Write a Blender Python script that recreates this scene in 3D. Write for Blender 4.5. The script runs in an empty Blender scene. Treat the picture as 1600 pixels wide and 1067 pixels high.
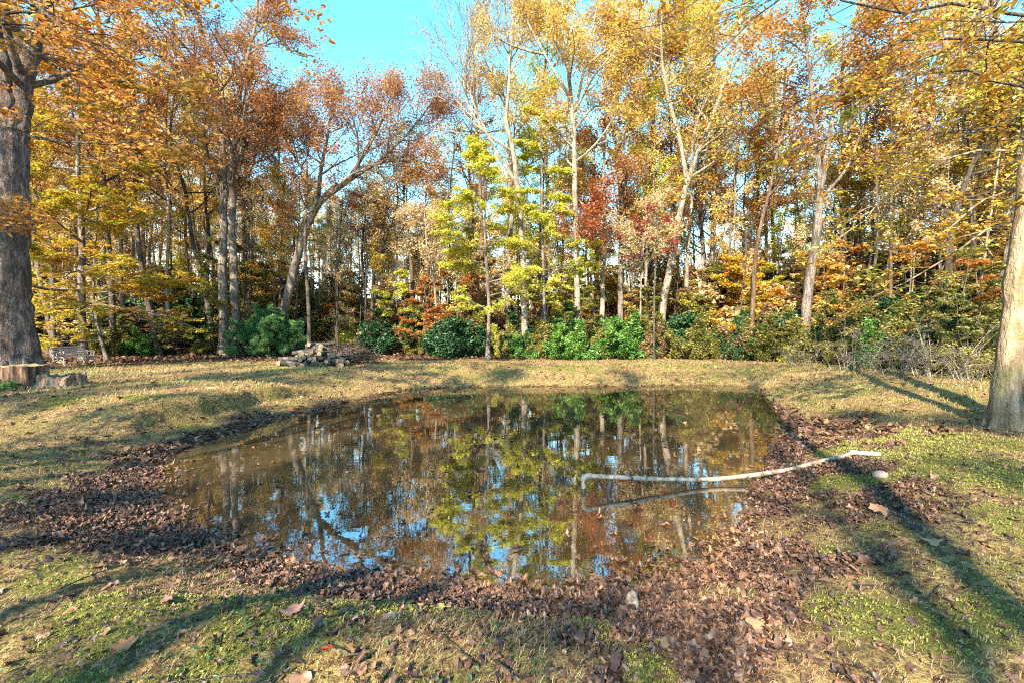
import bpy, math, random
import numpy as np
from mathutils import Vector

# ------------------------------------------------------------------ camera, world, sun
F = 711.0; CZ = 1.9; HY = 522.0          # focal length in photo pixels, eye height above the water, horizon row
SC = bpy.context.scene
COL = SC.collection
cam_d = bpy.data.cameras.new("camera"); cam = bpy.data.objects.new("camera", cam_d); COL.objects.link(cam)
cam_d.lens = 16.0; cam_d.sensor_width = 36.0; cam_d.clip_start = 0.05; cam_d.clip_end = 2000
cam.location = (0, 0, CZ); cam.rotation_euler = (math.radians(90 - 0.93), 0, 0)
SC.camera = cam

SUN_EL = math.radians(33.0); SUN_AZ = math.radians(180 + 23)      # azimuth clockwise from +Y
world = bpy.data.worlds.new("World"); SC.world = world; world.use_nodes = True
wn = world.node_tree; bg = wn.nodes["Background"]
sky = wn.nodes.new("ShaderNodeTexSky"); sky.sky_type = 'NISHITA'; sky.sun_disc = False
sky.sun_elevation = SUN_EL; sky.sun_rotation = SUN_AZ
sky.air_density = 1.0; sky.dust_density = 0.0; sky.ozone_density = 1.0
hs = wn.nodes.new("ShaderNodeHueSaturation"); hs.inputs['Hue'].default_value = 0.478; hs.inputs['Saturation'].default_value = 1.3
wn.links.new(sky.outputs[0], hs.inputs['Color']); wn.links.new(hs.outputs[0], bg.inputs[0])
bg.inputs[1].default_value = 0.15
sun_d = bpy.data.lights.new("sun", 'SUN'); sun = bpy.data.objects.new("sun", sun_d); COL.objects.link(sun)
sun_d.energy = 4.8; sun_d.angle = math.radians(0.6); sun_d.color = (1.0, 0.87, 0.66)
sdir = Vector((math.sin(SUN_AZ) * math.cos(SUN_EL), math.cos(SUN_AZ) * math.cos(SUN_EL), math.sin(SUN_EL)))
sun.rotation_euler = sdir.to_track_quat('Z', 'Y').to_euler(); sun.location = sdir * 60
SC.view_settings.view_transform = 'Standard'; SC.view_settings.look = 'None'
SC.view_settings.gamma = 1.0; SC.view_settings.exposure = 2.2
SC.view_settings.use_curve_mapping = False
cy = SC.cycles
cy.max_bounces = 8; cy.diffuse_bounces = 5; cy.glossy_bounces = 3; cy.transmission_bounces = 4; cy.transparent_max_bounces = 4
cy.caustics_reflective = False; cy.caustics_refractive = False
cy.use_denoising = False
cy.pixel_filter_type = 'BLACKMAN_HARRIS'; cy.filter_width = 1.15
cy.sample_clamp_indirect = 4.0

# ------------------------------------------------------------------ helpers
rs = np.random.RandomState
TAB = rs(7).rand(256, 256)
def vnoise(x, y, s=0):
    xi = np.floor(x).astype(int); yi = np.floor(y).astype(int)
    fx = x - xi; fy = y - yi; fx = fx * fx * (3 - 2 * fx); fy = fy * fy * (3 - 2 * fy)
    g = lambda a, b: TAB[(a + 37 * s) & 255, (b + 91 * s) & 255]
    return (g(xi, yi) * (1 - fx) + g(xi + 1, yi) * fx) * (1 - fy) + (g(xi, yi + 1) * (1 - fx) + g(xi + 1, yi + 1) * fx) * fy
def fbm(x, y, s=0, o=4):
    v = 0; a = 0.5; t = 0
    for i in range(o):
        v = v + a * vnoise(x * 2 ** i + 13.7 * i, y * 2 ** i - 7.1 * i, s + i); t += a; a *= 0.5
    return v / t
def sst(a, b, x):
    t = np.clip((x - a) / (b - a), 0, 1); return t * t * (3 - 2 * t)
def norm(v):
    return v / np.maximum(np.linalg.norm(v, axis=-1, keepdims=True), 1e-9)

def mesh(name, V, faces, mat, parent=None, smooth=False, attrs=None):
    """one mesh object from vertex array and a list of face-index arrays"""
    V = np.asarray(V, dtype=np.float32).reshape(-1, 3)
    faces = [np.asarray(f, dtype=np.int32) for f in (faces if isinstance(faces, list) else [faces]) if len(f)]
    me = bpy.data.meshes.new(name)
    me.vertices.add(len(V)); me.vertices.foreach_set("co", V.ravel())
    idx = np.concatenate([f.ravel() for f in faces]); ls = []; o = 0
    for f in faces:
        ls.append(o + np.arange(len(f), dtype=np.int32) * f.shape[1]); o += f.size
    ls = np.concatenate(ls).astype(np.int32)
    me.loops.add(len(idx)); me.loops.foreach_set("vertex_index", idx)
    me.polygons.add(len(ls)); me.polygons.foreach_set("loop_start", ls)
    if smooth: me.polygons.foreach_set("use_smooth", np.ones(len(ls), dtype=bool))
    me.update(calc_edges=True)
    if attrs:
        for k, a in attrs.items():
            at = me.attributes.new(k, 'FLOAT', 'POINT'); at.data.foreach_set("value", np.asarray(a, dtype=np.float32))
    me.materials.append(mat)
    ob = bpy.data.objects.new(name, me); COL.objects.link(ob)
    if parent is not None: ob.parent = parent
    return ob

def tag(o, label=None, cat=None, group=None, kind=None):
    if label: o['label'] = label
    if cat: o['category'] = cat
    if group: o['group'] = group
    if kind: o['kind'] = kind
    return o
def empty(name, loc, label, cat, group=None, rz=0, s=1):
    o = bpy.data.objects.new(name, None); COL.objects.link(o); o.location = loc; o.rotation_euler = (0, 0, rz)
    o.scale = (s, s, s); o.empty_display_size = 0.2
    return tag(o, label, cat, group)
def copy_tree(root, loc, rz, s, label, group=None, mats=None, cat=None, tilt=(0, 0), sz=None):
    r = root.copy(); COL.objects.link(r); r.location = loc; r.rotation_euler = (tilt[0], tilt[1], rz)
    r.scale = (s, s, s if sz is None else sz); r['label'] = label
    if cat: r['category'] = cat
    if group: r['group'] = group
    elif 'group' in r: del r['group']
    for ch in list(root.children):
        c = ch.copy(); COL.objects.link(c); c.parent = r
        k = c.name.split('.')[0]
        if mats and k in mats:
            c.material_slots[0].link = 'OBJECT'; c.material_slots[0].material = mats[k]
    return r

def px(x, y, D):
    """photo pixel at depth D -> world point"""
    return np.array([(x - 800) / F * D, D, CZ - (y - HY) / F * D])

# ------------------------------------------------------------------ materials
class N:
    def __init__(s, name):
        s.m = bpy.data.materials.new(name); s.m.use_nodes = True; s.t = s.m.node_tree
        s.p = s.t.nodes["Principled BSDF"]; s.out = s.t.nodes["Material Output"]
    def n(s, ty, **kw):
        nd = s.t.nodes.new(ty)
        for k, v in kw.items():
            if k[0] == '_': setattr(nd, k[1:], v)
            else: nd.inputs[k].default_value = v
        return nd
    def l(s, a, b): s.t.links.new(a, b)
    def ramp(s, fac, stops, interp='LINEAR'):
        r = s.n("ShaderNodeValToRGB"); cr = r.color_ramp; cr.interpolation = interp
        while len(cr.elements) < len(stops): cr.elements.new(0.5)
        for e, (p, c) in zip(cr.elements, stops): e.position = p; e.color = (c[0], c[1], c[2], 1)
        s.l(fac, r.inputs[0]); return r.outputs[0]
    def math(s, op, a, b=None, clamp=False):
        m = s.n("ShaderNodeMath", _operation=op, _use_clamp=clamp)
        for i, v in enumerate((a, b)):
            if v is None: continue
            if hasattr(v, 'node'): s.l(v, m.inputs[i])
            else: m.inputs[i].default_value = v
        return m.outputs[0]
    def noise(s, scale, detail=4, vec=None, rough=0.55, dist=0.0):
        n = s.n("ShaderNodeTexNoise", Scale=scale, Detail=detail, Roughness=rough, Distortion=dist)
        if vec is not None: s.l(vec, n.inputs['Vector'])
        return n.outputs[0]
    def mix(s, fac, a, b, mode='MIX'):
        m = s.n("ShaderNodeMix", _data_type='RGBA', _blend_type=mode)
        for i, v in ((0, fac), (6, a), (7, b)):
            if hasattr(v, 'node'): s.l(v, m.inputs[i])
            else: m.inputs[i].default_value = v if i == 0 else (v[0], v[1], v[2], 1)
        return m.outputs[2]
    def pos(s): return s.n("ShaderNodeNewGeometry").outputs['Position']
    def obj(s): return s.n("ShaderNodeTexCoord").outputs['Object']
    def scale(s, vec, sc):
        m = s.n("ShaderNodeMapping"); m.inputs['Scale'].default_value = sc; s.l(vec, m.inputs['Vector']); return m.outputs[0]
    def bump(s, h, strength, dist=0.02):
        b = s.n("ShaderNodeBump", Strength=strength, Distance=dist); s.l(h, b.inputs['Height']); s.l(b.outputs[0], s.p.inputs['Normal']); return b

def leaf_mat(name, stops, trans=0.42, rough=0.6, clump=0.45):
    k = N(name); g = k.n("ShaderNodeNewGeometry"); oi = k.n("ShaderNodeObjectInfo")
    nz = k.noise(0.75, 3, g.outputs['Position'])
    a = k.math('MULTIPLY', g.outputs['Random Per Island'], 1 - clump)
    b = k.math('MULTIPLY', k.math('MULTIPLY_ADD', nz, 2.2), 1.0)
    b.node.inputs[0].default_value = 0
    b = k.n("ShaderNodeMapRange"); k.l(nz, b.inputs[0]); b.inputs[1].default_value = 0.3; b.inputs[2].default_value = 0.7
    b = k.math('MULTIPLY', b.outputs[0], clump)
    f = k.math('ADD', a, b)
    f = k.math('ADD', f, k.math('MULTIPLY', k.math('SUBTRACT', oi.outputs['Random'], 0.5), 0.2), True)
    c = k.ramp(f, stops)
    d = k.n("ShaderNodeBsdfDiffuse"); t = k.n("ShaderNodeBsdfTranslucent"); m = k.n("ShaderNodeMixShader", Fac=trans)
    k.l(c, d.inputs[0]); k.l(c, t.inputs[0]); k.l(d.outputs[0], m.inputs[1]); k.l(t.outputs[0], m.inputs[2])
    gl = k.n("ShaderNodeBsdfGlossy", Roughness=0.5); gl.inputs[0].default_value = (1, 1, 1, 1)
    m2 = k.n("ShaderNodeMixShader", Fac=0.035); k.l(m.outputs[0], m2.inputs[1]); k.l(gl.outputs[0], m2.inputs[2])
    k.l(m2.outputs[0], k.out.inputs[0]); return k.m

L = {}
L['oak'] = leaf_mat('leaf_oak_rust', [(0, (.13, .045, .018)), (.35, (.31, .125, .045)), (.62, (.45, .215, .07)), (.85, (.54, .32, .10)), (1, (.46, .36, .12))])
L['gold'] = leaf_mat('leaf_gold', [(0, (.34, .15, .03)), (.25, (.56, .32, .07)), (.55, (.68, .48, .11)), (.85, (.70, .56, .19)), (1, (.50, .50, .12))])
L['lime'] = leaf_mat('leaf_yellow_green', [(0, (.20, .23, .03)), (.35, (.42, .46, .05)), (.65, (.64, .60, .09)), (1, (.70, .56, .10))])
L['rustred'] = leaf_mat('leaf_red_brown', [(0, (.14, .03, .015)), (.4, (.34, .09, .03)), (.75, (.48, .17, .05)), (1, (.50, .26, .07))])
L['red'] = leaf_mat('leaf_crimson', [(0, (.14, .02, .02)), (.5, (.36, .06, .05)), (1, (.55, .16, .08))])
L['tan'] = leaf_mat('leaf_tan', [(0, (.38, .23, .11)), (.5, (.60, .44, .22)), (1, (.74, .60, .34))])
L['beech'] = leaf_mat('leaf_mixed_beech', [(0, (.20, .24, .02)), (.25, (.42, .40, .04)), (.5, (.56, .38, .04)), (.75, (.52, .24, .035)), (1, (.42, .13, .03))], clump=.6)
L['orange'] = leaf_mat('leaf_orange', [(0, (.20, .065, .02)), (.35, (.40, .16, .04)), (.7, (.55, .28, .06)), (1, (.58, .42, .09))])
L['olive'] = leaf_mat('leaf_olive', [(0, (.07, .08, .02)), (.4, (.19, .19, .045)), (.75, (.36, .31, .08)), (1, (.52, .42, .14))])
L['sedge'] = leaf_mat('leaf_dull_brown', [(0, (.10, .055, .03)), (.45, (.26, .155, .075)), (.8, (.46, .32, .16)), (1, (.60, .46, .24))])
L['green'] = leaf_mat('leaf_evergreen_dark', [(0, (.012, .04, .02)), (.5, (.03, .085, .03)), (1, (.08, .16, .05))], trans=.15)
L['pine'] = leaf_mat('leaf_pine_needles', [(0, (.025, .08, .03)), (.5, (.07, .18, .05)), (1, (.16, .28, .07))], trans=.2)
L['bright'] = leaf_mat('leaf_bright_green', [(0, (.03, .09, .015)), (.4, (.08, .20, .035)), (.75, (.17, .31, .055)), (1, (.38, .40, .09))], trans=.3)

def bark_mat(name, dark, light, patch=0.5, moss=0.0, crack=.45):
    k = N(name); o = k.obj(); v = k.scale(o, (1, 1, .22))
    a = k.noise(9, 6, v, .65); b = k.noise(1.3, 3, o); c = k.noise(42, 3, v, .6)
    f = k.math('ADD', k.math('MULTIPLY', a, .9), k.math('MULTIPLY', b, patch)); f = k.math('SUBTRACT', f, patch * .5)
    col = k.ramp(f, [(.36, dark), (.5, tuple(.5 * (d + l) for d, l in zip(dark, light))), (.62, light)])
    if moss:
        mm = k.ramp(k.noise(2.3, 4, o), [(.5, (0, 0, 0)), (.62, (moss, moss, moss))]); col = k.mix(mm, col, (.14, .15, .03))
    k.l(col, k.p.inputs['Base Color']); k.p.inputs['Roughness'].default_value = .9
    vr = k.n("ShaderNodeTexVoronoi", Scale=14.0, _feature='DISTANCE_TO_EDGE'); dn = k.n("ShaderNodeTexNoise", Scale=5.0); k.l(o, dn.inputs['Vector'])
    va = k.n("ShaderNodeVectorMath", _operation='MULTIPLY_ADD'); k.l(dn.outputs['Color'], va.inputs[0]); va.inputs[1].default_value = (.12, .12, .3); k.l(v, va.inputs[2]); k.l(va.outputs[0], vr.inputs['Vector'])
    cr = k.ramp(vr.outputs['Distance'], [(0, (0, 0, 0)), (.16, (1, 1, 1))])
    k.l(k.mix(crack, col, k.mix(cr, tuple(.45 * q for q in dark), col)), k.p.inputs['Base Color'])
    k.bump(k.math('ADD', k.math('MULTIPLY', cr, crack), k.math('ADD', a, k.math('MULTIPLY', c, .35))), 1.0, .05); return k.m
B = {}
B['grey'] = bark_mat('bark_grey', (.075, .055, .045), (.30, .25, .20))
B['dark'] = bark_mat('bark_dark', (.035, .025, .02), (.16, .12, .09))
B['pale'] = bark_mat('bark_pale', (.15, .115, .08), (.48, .41, .31))
B['purple'] = bark_mat('bark_purple_grey', (.055, .036, .030), (.21, .155, .13), .7)
B['brown'] = bark_mat('bark_brown', (.06, .035, .02), (.22, .14, .08))
B['mossy'] = bark_mat('bark_mossy_tan', (.13, .085, .05), (.42, .31, .20), .6, .45, .15)

# ------------------------------------------------------------------ pond outline and the lie of the land
def catmull(P, n=6):
    P = np.asarray(P, float); out = []
    for i in range(len(P)):
        a, b, c, d = P[i - 1], P[i], P[(i + 1) % len(P)], P[(i + 2) % len(P)]
        for t in np.arange(n) / n:
            out.append(.5 * (2 * b + (c - a) * t + (2 * a - 5 * b + 4 * c - d) * t * t + (3 * b - a - 3 * c + d) * t ** 3))
    return np.array(out)
SH = [(1150, 603), (960, 603), (780, 604), (640, 609), (545, 627), (450, 652), (340, 684), (268, 712), (238, 760), (292, 832),
      (420, 876), (560, 905), (700, 925), (850, 940), (980, 930), (1095, 898), (1165, 840), (1180, 770), (1212, 715), (1222, 665), (1200, 628)]
POND = catmull([((x - 800) / F * (F * CZ / (y - HY)), F * CZ / (y - HY)) for x, y in SH])
def shore(x, y):
    """signed distance to the water's edge, negative over the water"""
    x = np.asarray(x, float).ravel(); y = np.asarray(y, float).ravel()
    A = POND; Bp = np.roll(POND, -1, 0); best = np.full(x.shape, 1e9); ins = np.zeros(x.shape, bool)
    for (ax, ay), (bx, by) in zip(A, Bp):
        dx, dy = bx - ax, by - ay
        t = np.clip(((x - ax) * dx + (y - ay) * dy) / (dx * dx + dy * dy), 0, 1)
        best = np.minimum(best, (x - ax - t * dx) ** 2 + (y - ay - t * dy) ** 2)
        c = ((ay > y) != (by > y)) & (x < (bx - ax) * (y - ay) / (by - ay + 1e-12) + ax); ins ^= c
    d = np.sqrt(best); return np.where(ins, -d, d)
def gau(x, y, cx, cy_, rx, ry=None):
    ry = ry or rx; return np.exp(-(((x - cx) / rx) ** 2 + ((y - cy_) / ry) ** 2))
def height(x, y, s=None):
    x = np.asarray(x, float); y = np.asarray(y, float); shp = x.shape; x = x.ravel(); y = y.ravel()
    if s is None: s = shore(x, y)
    lvl = .34 + .16 * sst(8, 18, y) + .1 * sst(4, 9, x)
    lvl = lvl - .08 * gau(x, y, -6, 5, 3)
    w = 1.35 + 2.0 * sst(9, 16, y) + 1.6 * sst(3.5, 6, x) + .8 * sst(-4, -6, x) * sst(9, 6, y)
    w = w + .5 * (fbm(x * .6, y * .6, 3, 2) - .5)
    z = np.where(s > 0, .0 + lvl * sst(-.12, 1, s / w) * 1.0 - .03, -.05 - .5 * sst(0, 2.2, -s))
    z = np.where(s > 0, z + 0.03 * sst(.0, .4, s), z)
    # the raised knoll on the left bank with its cut edge
    k = sst(.95, 1.1, s + .5 * (fbm(x * 1.1, y * 1.1, 31, 3) - .5)) * sst(7.2, 8.4, y) * sst(13.5, 11.5, y) * sst(-4.2, -5.6, x) * sst(-14, -10, x)
    z = z + k * .30
    # small cut along the far waterline
    z = z + .10 * sst(.35, .55, s + .3 * (fbm(x * 1.1, y * 1.1, 9, 2) - .5)) * sst(13, 15, y) * sst(5, 2, s)
    # mossy mound at right
    z = z + .16 * gau(x, y, 4.9, 4.9, 1.3, 1.3) + .07 * gau(x, y, 5.6, 6.7, 1.2, .7) + .06 * gau(x, y, -1.2, 2.4, 1.4, .5) + .05 * gau(x, y, 2.2, 2.3, 1.0, .5)
    # wooded slope at left, gentle rise at far right
    z = z + .13 * np.maximum(0, y - 25 + .25 * (x + 8)) * sst(-9, -24, x) + .10 * np.maximum(0, -x - 22) * sst(14, 24, y)
    z = z + .05 * np.maximum(0, x - 14) * sst(14, 24, y)
    z = z - .02 * np.maximum(0, y - 30) * sst(-8, 2, x)
    amp = sst(0.1, 1.2, s)
    z = z + amp * (.10 * (fbm(x * .55, y * .55, 5, 3) - .5) + .035 * (fbm(x * 3.1, y * 3.1, 6, 3) - .5))
    r = np.hypot(x, y)
    z = z + amp * sst(15, 5, r) * (.045 * (fbm(x * 7, y * 7, 8, 3) - .5) + .03 * (fbm(x * 18, y * 18, 18, 2) - .5))
    return np.clip(z, -1.2, 9).reshape(shp)
def gz(x, y): return float(height(np.array([x]), np.array([y]))[0])

def covers(x, y, s):
    """(moss, leaf litter, dry grass) amounts of the ground's own cover"""
    n1 = fbm(x * 1.7, y * 1.7, 21, 4); n2 = fbm(x * .8 + 5, y * .8, 22, 4); n3 = fbm(x * 4, y * 4, 23, 3)
    b = (1.1 * gau(x, y, 5.3, 4.6, 1.6, 1.7) + .9 * gau(x, y, 5.9, 6.7, 1.3, .6) + .55 * gau(x, y, 2.3, 2.5, .8, .5) + .7 * gau(x, y, 3.9, 3.2, .8, .7)
         + 1.0 * gau(x, y, -.9, 2.75, 1.0, .34) + .55 * gau(x, y, -2.2, 2.7, 1.1, .4) + .2 * gau(x, y, -3.6, 3.4, 1.2, .8)
         + .85 * gau(x, y, -8, 8.9, 2.2, .9) + .1 * gau(x, y, -6.2, 5.5, 2, 1.5) + .5 * gau(x, y, 2.9, 3.9, .6, .4) + .4 * gau(x, y, 3.6, 5.0, .5, .3)
         + .55 * gau(x, y, 5, 19.5, 9, 1.6) + .5 * gau(x, y, 9.5, 11.5, 3, 2) + .45 * gau(x, y, -9, 14.5, 5, 1.2) + .45 * gau(x, y, -6, 21, 6, 2) + .5 * gau(x, y, -14, 21, 5, 2) + .7 * gau(x, y, 6.2, 1.6, 1.8, 1.5) + .7 * gau(x, y, -1.2, 1.6, 2.5, .8))
    moss = sst(.42, .62, b * .75 + (n1 - .5) * 1.7 + .04) * sst(.25, .7, s)
    bw = .25 + .75 * sst(13, 8, y); beach = sst(1.35, .2, s / bw + (n2 - .5) * 2.4) * (.45 + .55 * sst(14, 9, y))
    right = gau(x, y, 5.2, 8.4, 2.0, 2.6) * 1.15 + gau(x, y, 3.6, 5.2, 1.3, 1.5) + .5 * gau(x, y, 2.2, 3.2, .8, .5) + .5 * gau(x, y, -5.2, 7, 1.4, 2.6) + .9 * gau(x, y, .9, 2.3, .75, .9)
    wood = sst(24.5, 26.5, y + .35 * np.maximum(0, np.abs(x + 2) - 12) * sst(0, -4, x + 2) + (n2 - .5) * 3 - .0 * x)
    woodr = sst(0, 2, (y - 21) * .5 + (x - 15) * .4)
    left = .6 * gau(x, y, -18, 20, 8, 3) + .7 * gau(x, y, -12.5, 11.2, 3, 1.6)
    lit = np.clip(np.maximum.reduce([beach * .95, right, wood, woodr * .9, left]) + (n3 - .5) * 1.1 + (n1 - .5) * .5, 0, 1)
    lit = lit * (1 - .75 * moss)
    return moss, sst(.2, .95, lit), wood
# ------------------------------------------------------------------ ground, water
def axis(lim0, lim1, fine0, fine1, step, grow):
    a = list(np.arange(fine0, fine1 + 1e-6, step))
    st = step
    while a[-1] < lim1: st *= grow; a.append(a[-1] + st)
    st = step; b = []
    c = fine0
    while c > lim0: st *= grow; c -= st; b.append(c)
    return np.array(b[::-1] + a)
gx = axis(-500, 500, -5, 6.5, .035, 1.022); gy = axis(-60, 700, 1.4, 7, .03, 1.022)
X, Y = np.meshgrid(gx, gy); S = shore(X, Y); Z = height(X, Y, S)
moss, lit, wood = covers(X.ravel(), Y.ravel(), S)
nx, ny = len(gx), len(gy)
I = (np.arange(ny - 1)[:, None] * nx + np.arange(nx - 1)[None, :]).ravel()
k = N('ground'); P = k.pos()
am = k.n("ShaderNodeAttribute", _attribute_name='moss').outputs['Fac']; al = k.n("ShaderNodeAttribute", _attribute_name='litter').outputs['Fac']
aw = k.n("ShaderNodeAttribute", _attribute_name='wet').outputs['Fac']
f1 = k.noise(34, 5, P, .7); f2 = k.noise(3.2, 4, P); f3 = k.noise(.55, 3, P); f4 = k.noise(120, 3, P, .7)
dry = k.ramp(f1, [(.34, (.09, .05, .028)), (.46, (.33, .20, .085)), (.56, (.56, .38, .15)), (.72, (.70, .51, .22))])
grn = k.ramp(f1, [(.35, (.05, .045, .018)), (.5, (.24, .22, .05)), (.68, (.46, .41, .09))])
gf = k.ramp(f2, [(.38, (0, 0, 0)), (.62, (1, 1, 1))])
f5 = k.noise(8.5, 4, P, .65); dry = k.mix(k.ramp(f5, [(.42, (.85, .85, .85)), (.55, (0, 0, 0))]), dry, (.13, .075, .045)); c0 = k.mix(k.math('MULTIPLY', gf, k.ramp(f3, [(.4, (.1, .1, .1)), (.6, (.8, .8, .8))])), dry, grn)
ms = k.ramp(f4, [(.35, (.05, .05, .015)), (.5, (.20, .19, .04)), (.65, (.40, .35, .09))])
v = k.n("ShaderNodeTexVoronoi", Scale=13.0); k.l(P, v.inputs['Vector']); hsv = k.n("ShaderNodeSeparateColor"); k.l(v.outputs['Color'], hsv.inputs[0])
ll = k.ramp(hsv.outputs[0], [(0, (.05, .03, .025)), (.4, (.13, .075, .055)), (.75, (.22, .13, .085)), (1, (.38, .24, .14))])
ll = k.mix(k.ramp(f4, [(.35, (.75, .75, .75)), (.6, (0, 0, 0))]), ll, (.035, .022, .018))
c1 = k.mix(al, c0, ll); c1 = k.mix(am, c1, ms)
c1 = k.mix(aw, c1, (.055, .038, .026))
k.l(c1, k.p.inputs['Base Color']); k.p.inputs['Roughness'].default_value = .95; k.p.inputs['Specular IOR Level'].default_value = .2
k.bump(k.math('ADD', f1, k.math('MULTIPLY', f4, .5)), 1.0, .09)
tag(mesh('ground', np.stack([X.ravel(), Y.ravel(), Z.ravel()], 1), np.stack([I, I + 1, I + nx + 1, I + nx], 1), k.m, smooth=True,
     attrs={'moss': moss, 'litter': lit, 'wet': sst(.22, -.05, S) * .9}), 'grassy lawn and leaf-strewn banks around the pond', kind='structure')

k = N('water'); P = k.pos()
k.p.inputs['Roughness'].default_value = .015; k.p.inputs['IOR'].default_value = 4.2
silt = k.ramp(k.noise(.5, 3, P), [(.35, (.028, .019, .009)), (.65, (.068, .047, .024))])
k.l(silt, k.p.inputs['Base Color'])
w = k.noise(2.6, 2, k.scale(P, (1, 1.6, 1))); w2 = k.noise(11, 2, P)
k.bump(k.math('ADD', w, k.math('MULTIPLY', w2, .18)), .09, .008)
c = POND.mean(0); P3 = np.vstack([[c[0], c[1], 0]] + [[[c[0] + (p[0] - c[0]) * 1.0 + .35 * (p[0] - c[0]) / np.hypot(*(p - c)), c[1] + (p[1] - c[1]) + .35 * (p[1] - c[1]) / np.hypot(*(p - c)), 0]] for p in POND])
nP = len(POND); wf = np.array([[0, i + 1, (i + 1) % nP + 1] for i in range(nP)])
# the sheet runs a little under the banks, the ground cuts it off at the true waterline
tag(mesh('water', P3, wf, k.m), 'still brown pond water mirroring the autumn trees', kind='structure')

# ------------------------------------------------------------------ wood: tubes and branching, worked level by level
class Wood:
    def __init__(s): s.V = []; s.Q = []; s.n = 0
    def tubes(s, P, R, sides, rough=0.0, rng=None):
        """P (B,n,3) centre lines, R (B,n) radii"""
        P = np.asarray(P, float); R = np.asarray(R, float); Bn, n, _ = P.shape
        T = np.empty_like(P); T[:, 1:-1] = P[:, 2:] - P[:, :-2]; T[:, 0] = P[:, 1] - P[:, 0]; T[:, -1] = P[:, -1] - P[:, -2]; T = norm(T)
        D = norm(P[:, -1] - P[:, 0]); ref = np.where(np.abs(D[:, 2:3]) < .8, [[0, 0, 1.]], [[1., 0, 0]])
        U = norm(np.cross(T, ref[:, None, :])); W = np.cross(T, U)
        a = np.arange(sides) / sides * 2 * math.pi
        RR = R[:, :, None]
        if rough:
            ln = np.cumsum(np.r_[0, np.linalg.norm(np.diff(P[0], axis=0), axis=1)]); k0 = rng.uniform(0, 50)
            rd = vnoise(np.tile(np.arange(sides) * .55 + k0, (n, 1)), np.tile((ln * .55 + k0)[:, None], (1, sides)), 3); rd[:, -1] = (rd[:, 0] + rd[:, -2]) / 2
            bl = vnoise(np.tile(np.arange(sides) / sides * 5 + k0, (n, 1)), np.tile((ln * .35)[:, None], (1, sides)), 5); bl = bl * np.sin(a / 2) + .5 * (1 - np.sin(a / 2))
            fl = .30 * np.exp(-ln / .35)[:, None] * np.cos(a * 5 + k0)[None] * (1 if P[0, 0, 2] < .3 else 0)
            RR = RR * (1 + rough * (rd - .5)[None] * 1.1 + rough * 1.6 * (bl - .5)[None] + fl[None])
        V = P[:, :, None, :] + RR[..., None] * (np.cos(a)[None, None, :, None] * U[:, :, None, :] + np.sin(a)[None, None, :, None] * W[:, :, None, :])
        base = s.n + (np.arange(Bn) * n * sides)[:, None, None] + (np.arange(n - 1) * sides)[None, :, None]
        j = np.arange(sides); j2 = (j + 1) % sides
        Q = np.stack([base + j, base + j2, base + j2 + sides, base + j + sides], -1)
        s.V.append(V.reshape(-1, 3)); s.Q.append(Q.reshape(-1, 4)); s.n += Bn * n * sides
    def data(s): return np.concatenate(s.V), np.concatenate(s.Q)

def resample(pts, n):
    pts = catmull_open(np.asarray(pts, float)); d = np.r_[0, np.cumsum(np.linalg.norm(np.diff(pts, axis=0), axis=1))]
    t = np.linspace(0, d[-1], n); return np.stack([np.interp(t, d, pts[:, i]) for i in range(3)], 1)
def catmull_open(P):
    if len(P) < 3: return P
    Q = np.vstack([2 * P[0] - P[1], P, 2 * P[-1] - P[-2]]); out = []
    for i in range(1, len(Q) - 2):
        for t in np.arange(6) / 6:
            a, b, c, d = Q[i - 1:i + 3]
            out.append(.5 * (2 * b + (c - a) * t + (2 * a - 5 * b + 4 * c - d) * t * t + (3 * b - a - 3 * c + d) * t ** 3))
    return np.vstack(out + [P[-1]])
def walk(start, dr, Ln, m, wig, trop, rng):
    P = [start]; d = norm(dr)
    for i in range(m):
        d = norm(d + rng.normal(0, wig, d.shape) + np.array([0, 0, trop / m])); P.append(P[-1] + d * (Ln / m)[:, None])
    return np.stack(P, 1)
def spawn(P, R, Ln, k, t0, ang, ratio, rng, flat=1.0, t1=1.0, zmin=None):
    """k children on each parent line"""
    Bn, n, _ = P.shape
    t = (t0 + (t1 - t0) * (np.arange(k)[None, :] + rng.rand(Bn, k)) / k) * (n - 1); i = np.clip(t.astype(int), 0, n - 2); f = (t - i)[..., None]
    b = np.arange(Bn)[:, None]; p0 = P[b, i]; p1 = P[b, i + 1]; pos = p0 * (1 - f) + p1 * f; tan = norm(p1 - p0)
    rr = R[b, i] * (1 - f[..., 0]) + R[b, i + 1] * f[..., 0]
    pr = rng.normal(0, 1, tan.shape); pr[..., 2] *= flat; pr = norm(pr - (pr * tan).sum(-1, keepdims=True) * tan)
    a = np.radians(rng.normal(ang, 9, (Bn, k)))[..., None]
    d = np.cos(a) * tan + np.sin(a) * pr; d[..., 2] *= (.35 + .65 * flat); d = norm(d)
    tt = t / (n - 1)
    l = Ln[:, None] * ratio * (1.15 - .65 * tt) * rng.uniform(.65, 1.25, (Bn, k))
    return pos.reshape(-1, 3), d.reshape(-1, 3), l.ravel(), rr.ravel()

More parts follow.
